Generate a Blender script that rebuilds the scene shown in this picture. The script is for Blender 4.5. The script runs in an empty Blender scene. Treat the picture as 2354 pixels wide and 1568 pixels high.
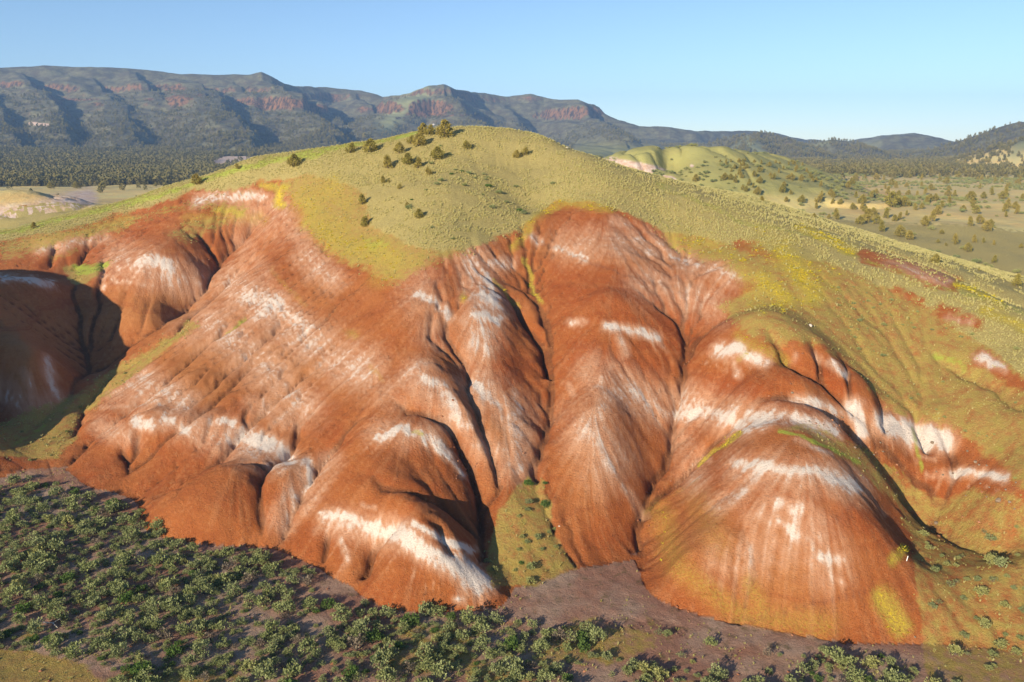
import bpy, math, random, time
import numpy as np
T0 = time.time()
random.seed(7); rng = np.random.default_rng(7)
R = math.radians
S = bpy.context.scene
C = S.collection

# ---------------------------------------------------------------- camera, sky, sun, exposure
CAM_Z = 50.0
FOC = 1830.0                      # focal length in units of a 2353 px wide picture
PITCH = math.atan((784 - 335) / FOC)
cam = bpy.data.cameras.new('camera'); camo = bpy.data.objects.new('camera', cam); C.objects.link(camo)
camo.location = (0, 0, CAM_Z); camo.rotation_euler = (math.pi / 2 - PITCH, 0, 0)
cam.sensor_width = 36.0; cam.lens = 36.0 * FOC / 2353.0; cam.clip_start = 1.0; cam.clip_end = 30000
S.camera = camo

SUN_EL, SUN_AZ = 17.5, 37.0       # sun behind the camera and to its left
sx, sy, sz = (-math.sin(R(SUN_AZ)) * math.cos(R(SUN_EL)), -math.cos(R(SUN_AZ)) * math.cos(R(SUN_EL)), math.sin(R(SUN_EL)))
w = bpy.data.worlds.new('World'); S.world = w; w.use_nodes = True
nt = w.node_tree; nt.nodes.clear()
sky = nt.nodes.new('ShaderNodeTexSky'); sky.sky_type = 'NISHITA'; sky.sun_disc = False
sky.sun_elevation = R(SUN_EL); sky.sun_rotation = math.atan2(sx, sy)
sky.altitude = 2000; sky.air_density = 1.0; sky.dust_density = 0.5; sky.ozone_density = 2.9
bg = nt.nodes.new('ShaderNodeBackground'); bg.inputs[1].default_value = 0.092
wo = nt.nodes.new('ShaderNodeOutputWorld')
nt.links.new(sky.outputs[0], bg.inputs[0]); nt.links.new(bg.outputs[0], wo.inputs[0])
sl = bpy.data.lights.new('sun', 'SUN'); sl.energy = 5.0; sl.angle = R(0.5); sl.color = (1.0, 0.86, 0.66)
so = bpy.data.objects.new('sun', sl); C.objects.link(so)
from mathutils import Vector
so.rotation_euler = Vector((sx, sy, sz)).to_track_quat('Z', 'Y').to_euler()
so.location = (-60, -60, 120)
S.view_settings.view_transform = 'Standard'; S.view_settings.look = 'None'
S.view_settings.gamma = 1.0; S.view_settings.use_curve_mapping = False
S.view_settings.exposure = 0.87
S.render.engine = 'CYCLES'
S.cycles.max_bounces = 4; S.cycles.diffuse_bounces = 2; S.cycles.volume_bounces = 0; S.cycles.transparent_max_bounces = 6

# ---------------------------------------------------------------- places: photo point -> world point
cP, sP = math.cos(PITCH), math.sin(PITCH)
def raydir(px, py):
    a, b = (px - 1176.5) / FOC, -(py - 784) / FOC
    return np.array([a, cP + b * sP, -sP + b * cP])
def at_z(px, py, z):
    d = raydir(px, py); t = (z - CAM_Z) / d[2]; return np.array([d[0] * t, d[1] * t, z])
def at_y(px, py, Y):
    d = raydir(px, py); t = Y / d[1]; return np.array([d[0] * t, Y, CAM_Z + d[2] * t])
def proj(x, y, z):
    dz = z - CAM_Z
    f = np.maximum(y * cP - dz * sP, 1e-3); u = y * sP + dz * cP
    return 1176.5 + FOC * x / f, 784 - FOC * u / f

# ---------------------------------------------------------------- noise
def _hash(ix, iy, seed):
    h = (ix.astype(np.int64) * 374761393 + iy.astype(np.int64) * 668265263 + seed * 1274126177) & 0xFFFFFFFF
    h = ((h ^ (h >> 13)) * 1274126177) & 0xFFFFFFFF
    return ((h ^ (h >> 16)) & 0xFFFF) / 65535.0
def vnoise(x, y, seed=0):
    ix, iy = np.floor(x), np.floor(y); fx, fy = x - ix, y - iy
    fx = fx * fx * fx * (fx * (fx * 6 - 15) + 10); fy = fy * fy * fy * (fy * (fy * 6 - 15) + 10)
    a = _hash(ix, iy, seed); b = _hash(ix + 1, iy, seed); c = _hash(ix, iy + 1, seed); d = _hash(ix + 1, iy + 1, seed)
    return (a * (1 - fx) + b * fx) * (1 - fy) + (c * (1 - fx) + d * fx) * fy
def fbm(x, y, sc, oct=4, seed=0):
    s, a, t = 0, 1.0, 0
    for k in range(oct):
        s = s + a * (vnoise(x / sc + 17.3 * k, y / sc - 9.1 * k, seed + k) - .5); t += a; a *= .5; sc *= .5
    return s / t * 2          # about -1..1
def sstep(a, b, x):
    t = np.clip((x - a) / (b - a), 0, 1); return t * t * (3 - 2 * t)

# ---------------------------------------------------------------- hill surface: thin-plate spline through surveyed and added points
ctrl = []
def column(foot, crest, mids, c):
    f = at_z(*foot); k = at_y(*crest)
    ctrl.append(f); ctrl.append(k)
    for (px, py) in mids:
        d = raydir(px, py)
        ys = np.linspace(f[1] + .5, k[1] - .5, 400)
        s = (ys - f[1]) / (k[1] - f[1])
        zl = f[2] + (k[2] - f[2]) * s + c * 4 * s * (1 - s)
        zr = CAM_Z + d[2] / d[1] * ys
        i = int(np.argmin(np.abs(zl - zr))); ctrl.append(np.array([d[0] / d[1] * ys[i], ys[i], zl[i]]))
column((150,1090,0), (700,352,229), [(230,1000),(330,885),(450,765),(550,645),(640,500),(665,430)], -1)
column((400,1185,0), (800,333,228), [(480,1050),(560,900),(640,750),(700,600),(740,450)], 1)
column((620,1238,0), (950,302,228), [(660,1100),(720,950),(790,800),(830,650),(860,520),(900,400)], 3)
column((880,1372,0), (1060,292,228), [(900,1250),(910,1150),(925,1020),(940,850),(960,700),(980,560),(1000,430)], 5)
column((1090,1345,0), (1150,297,225), [(1080,1200),(1060,1050),(1080,900),(1100,750),(1120,600),(1130,450),(1140,350)], 4)
column((1230,1345,0), (1220,305,220), [(1230,1240),(1220,1110),(1250,950),(1250,800),(1220,650),(1220,480),(1220,380)], .5)
column((1400,1300,0), (1330,353,200), [(1385,1150),(1380,1000),(1380,850),(1400,700),(1400,580),(1400,480),(1360,400)], 5.5)
column((1478,1260,0), (1500,430,181), [(1560,1100),(1620,980),(1600,880),(1600,760),(1560,600),(1530,500)], 3)
column((1760,1440,0), (1700,502,164), [(1740,1300),(1730,1150),(1720,1010),(1740,880),(1720,760),(1700,620)], 4)
column((1960,1006,12), (1860,540,155), [(1950,900),(1900,800),(1880,680)], 2.5)
column((2144,1144,5), (2060,618,141), [(2150,1040),(2130,900),(2090,760)], 2)
column((2353,1250,7), (2353,717,124), [(2353,1100),(2353,950),(2353,820)], 1)
ctrl.append(at_z(1560,1390,0)); ctrl.append(at_z(1575,1280,4.2))
column((1900,1468,0), (1870,1028,96), [(1900,1350),(1890,1200),(1880,1100)], 2.5)
column((2060,1476,0), (1960,1095,93), [(2040,1370),(2000,1230)], 2)
for q in [(2080,1475,0),(1660,1420,0),(2050,1250,6.5),(2085,1300,2.2),
          (280,1130,0),(500,1215,0),(740,1300,0),(1000,1388,0),(1300,1290,0.5),(1520,1330,0),
          (200,1115,0)]:
    ctrl.append(at_z(*q))
for q in [(-150,553,245),(0,533,241),(200,480,240),(400,422,235),(550,378,231),(870,322,228),(1000,296,228),(1100,292,228),(1180,299,223),
          (1260,322,210),(1400,381,192),(1600,465,171),(1780,515,160),(1960,580,147),(2130,640,136),(2250,685,129),
          (1670,440,213),(1810,490,190),(1900,517,181),(1994,551,173),(2096,581,164),(2164,611,158),(2260,655,149),(2353,706,141),(2450,750,134)]:
    ctrl.append(at_y(*q))
# left valley, bluff beyond it and the shaded hill
for q in [(205,858,5),(427,712,14),(506,608,22),(581,526,29.5),(636,443,38),(120,975,1.5),(55,1015,0.3),(300,812,9),
          (190,782,9.5),(178,700,15)]:
    ctrl.append(at_z(*q))
for q in [(240,760,169),(290,640,181),(350,592,186),(400,560,193),(440,480,214),(480,442,225),(330,700,171),(420,620,184),
          (250,560,208),(130,575,205),(0,595,206),(100,530,222),(300,490,226),(160,622,198),(260,605,190)]:
    ctrl.append(at_y(*q))
for q in [(0,962,1),(0,800,13),(0,640,21.5),(90,640,21.5),(150,662,18.5),(70,800,13.5),(120,900,5),(-120,960,1),(-120,640,22),(-120,800,13)]:
    ctrl.append(at_z(*q))
W = [(-120,105,-6),(-90,95,-8),(-60,85,-8),(-30,78,-7),(-10,70,-6),(8,66,-7),(22,66,-7),(35,60,-8),(48,60,-6),(60,60,1.5),(75,62,2.5),(60,75,2.2),(58,84,3.5),
     (100,70,5),(-150,125,-4),(-10,55,-10),(30,45,-12),(-60,60,-14),(90,100,13),(110,100,16),(130,90,15),(140,120,21),
     (-60,312,22),(0,312,22),(62,262,26),(-40,268,38),(0,266,38),(30,252,33),(22,217,42.5),(38,225,37),(-85,266,33),(-120,272,28),(52,238,32),(100,240,22),(130,200,16),(150,170,13),(170,140,10),(-150,310,18),(-230,300,12),(0,360,14),(100,330,12),(190,250,1),(150,232,2),(118,300,2),(-100,370,14),
     (-111,138,24.5),(-115,150,25.5),(-124,172,20),(-103,126,20),(-150,150,34),(-230,240,20),(-230,180,16),(-190,150,6),(200,100,12),(200,60,6)]  # far left points: unseen off-frame rise, added to throw shade on the left hill
ctrl += [np.array(q, float) for q in W]
CP = np.array(ctrl)
def tps_fit(P, lam=12):
    n = len(P); X = P[:, :2] / 100.0
    d2 = ((X[:, None] - X[None]) ** 2).sum(-1); K = .5 * d2 * np.log(d2 + 1e-12)
    A = np.zeros((n + 3, n + 3)); A[:n, :n] = K + lam * 1e-4 * np.eye(n); A[:n, n] = 1; A[:n, n + 1:] = X; A[n:, :n] = A[:n, n:].T
    return X, np.linalg.solve(A, np.concatenate([P[:, 2], np.zeros(3)]))
TX, TW = tps_fit(CP)
def tps(x, y):
    x = np.asarray(x, float) / 100; y = np.asarray(y, float) / 100
    out = TW[-3] + TW[-2] * x + TW[-1] * y
    for (a, b), wt in zip(TX, TW[:-3]):
        d2 = (x - a) ** 2 + (y - b) ** 2
        out += wt * .5 * d2 * np.log(d2 + 1e-12)
    return out
# coarse lookup of the spline, bilinear
GX = np.arange(-330, 331, 1.0); GY = np.arange(10, 421, 1.0)
_gx, _gy = np.meshgrid(GX, GY, indexing='ij'); BASE = tps(_gx, _gy)
def bil(G, x, y):
    u = np.clip(x - GX[0], 0, len(GX) - 1.001); v = np.clip(y - GY[0], 0, len(GY) - 1.001)
    i = u.astype(int); j = v.astype(int); u = u - i; v = v - j
    return (G[i, j] * (1 - u) + G[i + 1, j] * u) * (1 - v) + (G[i, j + 1] * (1 - u) + G[i + 1, j + 1] * u) * v
def cast(px, py, G, off=0.0, floor=True, y1=400, y0=40):
    d = raydir(px, py); ys = np.linspace(y0, y1, 3000); xs = d[0] / d[1] * ys; zr = CAM_Z + d[2] / d[1] * ys
    zt = bil(G, xs, ys) - off
    if floor: zt = np.maximum(zt, 0)
    hit = np.nonzero(zr <= zt)[0]
    i = hit[0] if len(hit) else len(ys) - 1
    return np.array([xs[i], ys[i], zt[i]])

# gullies: lines of photo points, with depth and half width in metres
gul = [
 ([(1200,600),(1240,700),(1262,800),(1268,900),(1262,980),(1240,1050),(1205,1110)], [0,2,4,5,5,4,2.5], 6),
 ([(1150,650),(1180,700),(1215,760),(1245,820),(1262,880)], [0,2.5,3.5,4,5], 4),
 ([(1300,620),(1400,660),(1490,700),(1560,760),(1582,800),(1575,860),(1548,970),(1535,1040),(1500,1120),(1472,1200),(1466,1265)], [0,0.4,1,2.5,4,5,5,5,4.5,3.5,2], 5),
 ([(1650,760),(1610,790),(1580,850)], [0,2,4], 4),
 ([(1000,690),(1015,734),(1059,837),(1073,926),(1093,991),(1131,1086),(1150,1125)], [0,1,3,4.5,4.5,4,2.5], 5),
 ([(860,870),(900,930),(929,970),(980,991),(1028,1028),(1066,1086),(1097,1145),(1104,1165),(1105,1242),(1109,1330)], [0,1,2.6,5,7,8,8,8,6,2.5], 4.5),
 ([(800,1000),(762,1053),(718,1122),(687,1180),(655,1240)], [1,2.2,2.6,2.6,1.5], 4),
 ([(870,860),(840,930),(800,1000)], [0,.8,1], 4),
 ([(704,923),(680,985),(673,1029),(650,1075),(625,1110),(616,1165),(607,1228)], [0,1.2,2.5,3,3.5,4,2], 4),
 ([(683,858),(632,916),(560,1000),(485,1087),(400,1150)], [0,1.4,2,2.2,1.5], 3.5),
 ([(720,760),(598,814),(533,882),(478,947),(448,978),(410,1015),(300,1087)], [0,.8,1.5,2.2,2.8,3,2], 4),
 ([(342,991),(325,1020),(300,1060)], [0,2,2.2], 3),
 ([(273,1022),(285,1050),(301,1088)], [0,1.6,1.2], 2),
 ([(650,640),(588,711),(478,793),(393,875),(300,950),(210,1020),(150,1070)], [0,.8,1.5,2,2,2,1], 4),
 ([(700,700),(620,780),(520,860),(430,950)], [0,.6,1,.6], 2.5),
 ([(760,820),(690,870),(600,960),(520,1040),(450,1110)], [0,.7,1,1.2,1], 2.5),
 ([(620,600),(547,626),(492,691),(410,769),(342,814),(260,868),(191,950),(170,1010)], [0,1,1.6,2,2,2,2.5,2], 3.5),
 ([(636,445),(629,470),(581,525),(506,607),(502,615),(471,667),(427,711),(369,755),(290,807),(205,860)], [0,2,4,5,5,5,4.5,4,3.5,3], 4.5),
 ([(440,520),(470,555),(490,590),(503,612)], [0,2,3,4], 3),
 ([(170,640),(178,690),(190,780),(203,860),(165,920),(60,1000)], [1.5,3,4,4,2.5,1], 4.5),
 ([(240,600),(232,650),(235,700),(218,760),(208,800)], [.8,1.3,1.3,1.2,1], 1.8),
 ([(355,640),(345,710),(310,790)], [0,.6,.5], 2),([(310,620),(290,700),(250,800)], [0,.6,.5], 2),([(400,610),(385,680),(345,760)], [0,.6,.5], 2),
 ([(461,1146),(547,1102),(590,1098),(622,1112)], [1.5,1,2,3.4], 3),
 ([(410,1187),(430,1165),(461,1146)], [1,1.5,1.5], 3),
 ([(800,1090),(861,1126),(892,1167),(940,1187),(987,1208),(1042,1222),(1093,1256)], [0,1,2,2.4,3,3.5,3.5], 3),
 ([(926,1240),(915,1272),(868,1286),(854,1331)], [0,1.4,2,1.5], 2.5),([(769,1215),(760,1250),(750,1290)], [0,1.2,1], 2.5),
 ([(960,1270),(1010,1310),(1040,1350)], [0,1.2,1.2], 2),
 ([(1721,790),(1762,817),(1785,850),(1800,872),(1844,902),(1892,926),(1926,963),(1960,1006),(2011,1058),(2062,1090),(2130,1126),(2150,1150)], [0,1.5,3,4,4.5,4.5,4.5,4,3.5,3,2,1.5], 4),
 ([(1715,973),(1670,1011),(1629,1042),(1592,1079),(1551,1120),(1500,1165),(1478,1210)], [.5,1.5,2,2.4,2.4,2.4,2.2], 3.5),
 ([(1858,800),(1870,850),(1890,900),(1905,935)], [0,1.6,2.2,2], 2.2),([(1940,850),(1950,922),(1956,975)], [.5,1.8,2], 2.2),
 ([(2010,930),(2021,970),(2022,1040)], [.5,1.8,2], 2.2),([(2080,960),(2100,1000),(2120,1060)], [.5,1.2,1.2], 2.2),([(2144,1001),(2181,1059),(2191,1100)], [.5,1,1], 2.2),
 ([(2130,800),(2200,860),(2290,910),(2353,950)], [0,1.2,1.5,1.5], 2.5),
 ([(130,575),(125,600),(115,620)], [1.5,1.5,1], 2),([(240,540),(200,580),(170,620)], [.5,1.5,1.5], 3),
 ([(980,1130),(1020,1180),(1050,1215)], [0,.9,.9], 1.6),([(1040,1090),(1070,1140),(1085,1180)], [0,.9,.6], 1.4),
]
segs = []          # x0,y0,x1,y1,D0,D1,w
gully_pts = []
for pts, D, wd in gul:
    kd = .38 if wd >= 4.5 else .52 if wd >= 3 else .8; D = [q * kd for q in D]; wd = wd * (.95 if wd >= 4.5 else .8)
    wp = [cast(px, py, BASE, off=d) for (px, py), d in zip(pts, D)]
    gully_pts.append(wp)
    for a, b, da, db in zip(wp[:-1], wp[1:], D[:-1], D[1:]):
        segs.append((a[0], a[1], b[0], b[1], da, db, wd))
# gullies given on the ground: behind the right dome, behind the first right crest
for line, D, wd in [([(33,104),(39,102.5),(45,101),(51,98),(55,92),(56.5,86),(56,78),(54,70)], [.8,3,4.4,4.4,3.2,2,1,0], 5),
                    ([(60,183),(66,172),(74,164),(82,155),(90,145),(97,136),(108,126)], [0,2,3,3.5,3.5,3.5,3.5], 5),
                    ([(-62,118),(-58,122),(-50,127)], [0,.0,0], 4)]:
    for a, b, da, db in zip(line[:-1], line[1:], D[:-1], D[1:]): segs.append((a[0], a[1], b[0], b[1], da, db, wd))
bumps = []         # rounded knolls: photo point, height, radii, turn
for px, py, h, rx, ry, rot in [(510,1180,4.6,10,7,0),(1700,800,2.5,9,7,0),(1420,760,1.5,14,9,0),(950,1080,1.6,13,13,0),(1005,1278,2.6,12,3.6,-47),
                               (960,1340,2.4,5,5,0),(1850,950,2.5,11,4,-35),(420,990,1.6,5,4,0),(325,985,1.5,4,3.5,0),(1380,1010,2.2,5,9,0),(1830,1120,2.6,13,11,0),(1700,1200,1.5,10,10,0),
                               (1125,760,2.0,4.5,12,0),(1020,930,1.8,4,9,20),(1150,960,1.5,5,9,0),(1640,960,1.2,8,7,0),(2110,1030,1.5,8,6,0),(1990,970,1.2,3.5,6,0),(1925,870,1.6,4,8,15),(1830,860,1.2,3.5,7,15)]:
    q = cast(px, py, BASE); bumps.append((q[0], q[1], h, rx, ry, R(rot)))

def flatground(x, y):
    g = 0.25 * fbm(x, y, 22, 3, 5) + .1 * fbm(x, y, 5, 3, 8)
    g = g + 3.0 * sstep(45, 110, x) * sstep(130, 60, y)
    rt = sstep(55, 95, x) * sstep(170, 215, y); g = g + rt * (2.5 + 15 * sstep(215, 400, y) - 12 * sstep(150, 300, y) * sstep(60, 160, np.abs(x + 10)) - 12 * sstep(300, 420, y) * (1 - sstep(60, 160, np.abs(x + 10))))
    g = g + 12.0 * sstep(150, 300, y) * sstep(60, 160, np.abs(x + 10)) + 12 * sstep(300, 420, y) * (1 - sstep(60, 160, np.abs(x + 10)))
    return g
def mid_relief(x, y):
    g = 3.2 * fbm(x, y, 120, 3, 21) + .8 * fbm(x, y, 30, 3, 22)
    g = g * np.where(x > 60, sstep(225, 300, y) * 1.35, sstep(250, 420, y))
    # pale mounds beyond the left ridge, pale outcrop, table hill with a washed cliff
    def knoll(cx, cy, h, rx, ry, p=1.0, rot=0.0):
        c, s = math.cos(R(rot)), math.sin(R(rot)); u = ((x - cx) * c + (y - cy) * s) / rx; v = (-(x - cx) * s + (y - cy) * c) / ry
        d = np.sqrt(u * u + v * v); return h * np.clip(1 - d ** (1.6 * p), 0, 1)
    k1 = np.maximum(knoll(-235, 378, 17, 95, 42), knoll(-170, 345, 9, 60, 30)) + 0
    rv = np.exp(-np.abs(fbm(x, y, 28, 2, 91)) / .12); flute = 1 - .2 * rv * sstep(0.5, 6, k1)
    g = g + k1 * flute
    k2 = np.maximum(knoll(-182, 620, 27, 52, 55, .9), knoll(-140, 655, 27, 60, 45))
    k2 = np.maximum(k2, knoll(-228, 590, 15, 40, 30))
    fl2 = 1 - .2 * np.exp(-np.abs(fbm(x, y * .4, 16, 2, 92)) / .12) * sstep(1, 8, k2)
    g = g + k2 * fl2
    def ridge(line, r0, h, pw):
        out = np.zeros_like(x)
        for (ax, ay, ah), (bx, by, bh) in zip(line[:-1], line[1:]):
            dx, dy = bx - ax, by - ay; t = np.clip(((x - ax) * dx + (y - ay) * dy) / (dx * dx + dy * dy), 0, 1)
            d = np.hypot(x - ax - t * dx, y - ay - t * dy) + 5 * fbm(x, y, 30, 3, 97); hh = ah + (bh - ah) * t
            out = np.maximum(out, hh * (1 - np.clip((d - r0) / (hh * h), 0, 1) ** pw))
        return out
    k3 = ridge([(40, 540, 31), (78, 528, 31), (112, 520, 30), (135, 500, 22), (165, 470, 10), (190, 440, 2)], 14, 1.25, 1.1)
    k3 = np.maximum(k3, ridge([(78, 528, 33), (74, 505, 31)], 13, 1.0, 1.2)); k3 = np.maximum(k3, ridge([(120, 520, 32), (150, 560, 30), (200, 620, 10)], 18, 2.6, 1.1))
    k3 = k3 * (1 - .35 * np.exp(-(((x - 97) / 9) ** 2 + ((y - 488) / 16) ** 2)))
    fl3 = 1 - .1 * np.exp(-np.abs(fbm(x, y * .3, 14, 2, 93)) / .15) * sstep(1, 8, k3)
    return g + k3 * fl3

def near_height(x, y):
    base = bil(BASE, x, y) if x.size > 50 else bil(BASE, x, y)
    carve = np.zeros_like(x); crease = np.zeros_like(x)
    wx = x + 1.0 * fbm(x, y, 9, 3, 31) + .35 * fbm(x, y, 2.2, 2, 33); wy = y + 1.0 * fbm(x, y, 9, 3, 32) + .35 * fbm(x, y, 2.2, 2, 34)
    for (x0, y0, x1, y1, d0, d1, wd) in segs:
        m = 4.5 * wd
        sel = np.nonzero((wx > min(x0, x1) - m) & (wx < max(x0, x1) + m) & (wy > min(y0, y1) - m) & (wy < max(y0, y1) + m))
        if len(sel[0]) == 0: continue
        X, Y = wx[sel], wy[sel]; dx, dy = x1 - x0, y1 - y0; L = dx * dx + dy * dy + 1e-6
        t = np.clip(((X - x0) * dx + (Y - y0) * dy) / L, 0, 1)
        d = np.hypot(X - x0 - t * dx, Y - y0 - t * dy)
        q_ = np.clip(1 - d / (1.8 * wd), 0, 1); v = (d0 + (d1 - d0) * t) * q_ * q_ * (1 + .35 * np.exp(-d / (.5 * wd)) ) / 1.35
        # extra sharp slot at the bottom
        v = v + .22 * (d0 + (d1 - d0) * t) * np.exp(-(d / .7) ** 1.2) * (wd < 5)
        carve[sel] = np.maximum(carve[sel], v); crease[sel] = np.maximum(crease[sel], np.exp(-(d / .42) ** 2) * np.clip((d0 + (d1 - d0) * t) / 1.2, 0, 1))
    b = np.zeros_like(x)
    for (cx, cy, h, rx, ry, rot) in bumps:
        c, s = math.cos(rot), math.sin(rot); u = ((x - cx) * c + (y - cy) * s) / rx; v = (-(x - cx) * s + (y - cy) * c) / ry
        b += h * np.exp(-(u * u + v * v) ** 1.5 * .8)
    h = base + b - carve + .5 * fbm(x, y, 12, 4, 3) + .12 * fbm(x, y, 3, 3, 4)
    global CREASE; CREASE = crease
    return h, carve

def full_height(x, y):
    g = flatground(x, y) + mid_relief(x, y)
    h, carve = near_height(x, y)
    # the spline only holds within the hill; fade it to the country behind
    fade = sstep(300, 375, y + 0.0 * x) ; fade = np.maximum(fade, sstep(215, 260, np.abs(x)))
    h = h * (1 - fade) + (g - 3) * fade
    hill = h > g
    return np.where(hill, h, g), hill, carve

# ---------------------------------------------------------------- terrain grid (rows by distance, columns by bearing)
def polar(r0, r1, k, a0, a1, da):
    nr = int(math.log(r1 / r0) / math.log(1 + k)) + 1
    r = r0 * (r1 / r0) ** np.linspace(0, 1, nr); a = np.radians(np.arange(a0, a1 + da / 2, da))
    rr, aa = np.meshgrid(r, a, indexing='ij'); return rr, aa, rr * np.sin(aa), rr * np.cos(aa)
rr, aa, X, Y = polar(32, 420, .0047, -48, 48, .09)
Z, HILL, CARVE = full_height(X, Y); CRE = CREASE
# running water: drain the hill on a fine grid and let the flow cut branching rills
EC = .42; ex_ = np.arange(-125, 112, EC); ey_ = np.arange(62, 245, EC)
EXg, EYg = np.meshgrid(ex_, ey_, indexing='ij'); EZ, EH, _ = full_height(EXg, EYg)
def flow(H):
    nx, ny = H.shape; best = np.zeros(H.shape); tgt = np.full(H.shape, -1); idx = np.arange(nx * ny).reshape(nx, ny)
    for dx in (-1, 0, 1):
        for dy in (-1, 0, 1):
            if dx == 0 and dy == 0: continue
            sh = np.full(H.shape, 1e9); si = np.full(H.shape, -1)
            a0, a1 = max(0, -dx), nx - max(0, dx); b0, b1 = max(0, -dy), ny - max(0, dy)
            sh[a0:a1, b0:b1] = H[a0 + dx:a1 + dx, b0 + dy:b1 + dy]; si[a0:a1, b0:b1] = idx[a0 + dx:a1 + dx, b0 + dy:b1 + dy]
            dr_ = (H - sh) / math.hypot(dx, dy); m_ = dr_ > best; best[m_] = dr_[m_]; tgt[m_] = si[m_]
    order_ = np.argsort(-H, axis=None).tolist(); t_ = tgt.ravel().tolist(); acc = [1.0] * (nx * ny)
    for c in order_:
        q = t_[c]
        if q >= 0: acc[q] += acc[c]
    return np.array(acc).reshape(nx, ny)
ERO = np.zeros_like(EZ); jit = .16 * fbm(EXg, EYg, 1.6, 2, 401) + .10 * (rng.random(EZ.shape) - .5) + .25 * fbm(EXg, EYg, 5, 2, 402)
for it_ in range(2):
    ac = flow(EZ + jit - ERO)
    small = np.minimum(np.log1p(ac / 6.), 3.5) / 3.5; big_ = np.clip(np.log1p(ac / 90.), 0, 3) / 3
    c_ = blur_ = small ** 1.5 * .34
    for arr, n_, k_ in ((small ** 1.5, 1, .34), (big_, 2, .45)):
        g_ = arr.copy()
        for _ in range(n_):
            g_ = (np.roll(g_, 1, 0) + 2 * g_ + np.roll(g_, -1, 0)) / 4; g_ = (np.roll(g_, 1, 1) + 2 * g_ + np.roll(g_, -1, 1)) / 4
        ERO = ERO + k_ * g_ * .85
sm_ = EZ.copy()
for _ in range(5): sm_ = (np.roll(sm_, 1, 0) + 2 * sm_ + np.roll(sm_, -1, 0)) / 4; sm_ = (np.roll(sm_, 1, 1) + 2 * sm_ + np.roll(sm_, -1, 1)) / 4
_sx, _sy = np.gradient(sm_, EC); ERO *= sstep(.16, .42, np.hypot(_sx, _sy)) * EH
EROM = ERO; FLOW = np.clip((np.log(ac) - math.log(45.)) / 2.6, 0, 1) * sstep(.16, .42, np.hypot(_sx, _sy)) * EH
def esamp(G, x, y):
    u = (x - ex_[0]) / EC; v = (y - ey_[0]) / EC; ok = (u > 1) & (u < len(ex_) - 3) & (v > 1) & (v < len(ey_) - 3)
    u = np.clip(u, 0, len(ex_) - 1.001); v = np.clip(v, 0, len(ey_) - 1.001); i = u.astype(int); j = v.astype(int); u = u - i; v = v - j
    return ((G[i, j] * (1 - u) + G[i + 1, j] * u) * (1 - v) + (G[i, j + 1] * (1 - u) + G[i + 1, j + 1] * u) * v) * ok
ERN = esamp(ERO, X, Y); FLN = esamp(FLOW, X, Y)
print('erosion', time.time() - T0, ERO.mean(), ERO.max())
print('near grid', X.shape, time.time() - T0)
def gidx(x, y):
    r = np.hypot(x, y); a = np.arctan2(x, y)
    u = np.log(r / rr[0, 0]) / math.log(rr[-1, 0] / rr[0, 0]) * (rr.shape[0] - 1); v = (a - aa[0, 0]) / (aa[0, 1] - aa[0, 0])
    return np.clip(u, 0, rr.shape[0] - 1.001), np.clip(v, 0, rr.shape[1] - 1.001)
def samp(G, x, y):
    u, v = gidx(x, y); i = u.astype(int); j = v.astype(int); u = u - i; v = v - j
    return (G[i, j] * (1 - u) + G[i + 1, j] * u) * (1 - v) + (G[i, j + 1] * (1 - u) + G[i + 1, j + 1] * u) * v
def blur(G, n):
    for _ in range(n):
        G = (np.roll(G, 1, 0) + G * 2 + np.roll(G, -1, 0)) / 4; G = (np.roll(G, 1, 1) + G * 2 + np.roll(G, -1, 1)) / 4
    return G
# wash marks that run down the slope: noise smeared along the fall line
def grads(Zs):
    dr = np.gradient(Zs, axis=0) / np.gradient(rr, axis=0); da = np.gradient(Zs, axis=1) / (rr * (aa[0, 1] - aa[0, 0]))
    gx = dr * np.sin(aa) + da * np.cos(aa); gy = dr * np.cos(aa) - da * np.sin(aa); return gx, gy
Zs = blur(Z, 4); gx, gy = grads(Zs); gm = np.hypot(gx, gy) + 1e-4
ux, uy = gx / gm, gy / gm
TILE = 1024; tile = rng.random((TILE, TILE)).astype(np.float32)
tile2 = tile
def tsamp(x, y, sc):
    u = (x / sc) % (TILE - 1); v = (y / sc) % (TILE - 1); i = u.astype(int); j = v.astype(int); u = u - i; v = v - j
    return (tile[i, j] * (1 - u) + tile[i + 1, j] * u) * (1 - v) + (tile[i, j + 1] * (1 - u) + tile[i + 1, j + 1] * u) * v
STREAK = np.zeros_like(X); STREAK2 = np.zeros_like(X)
for sgn in (1, -1):
    xx, yy = X.copy(), Y.copy()
    for k in range(11):
        STREAK += tsamp(xx, yy, .3) / 22; STREAK2 += tsamp(xx + 300, yy + 100, 1.3) / 22
        a_, b_ = samp(ux, xx, yy), samp(uy, xx, yy); xx += sgn * a_ * .55; yy += sgn * b_ * .55
def norm(G):
    return np.clip((G - G.mean()) / (G.std() * 4) + .5, 0, 1)
STREAK, STREAK2 = norm(STREAK), norm(STREAK2)
slope = sstep(.12, .4, gm)
print('streaks', time.time() - T0)

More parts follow.
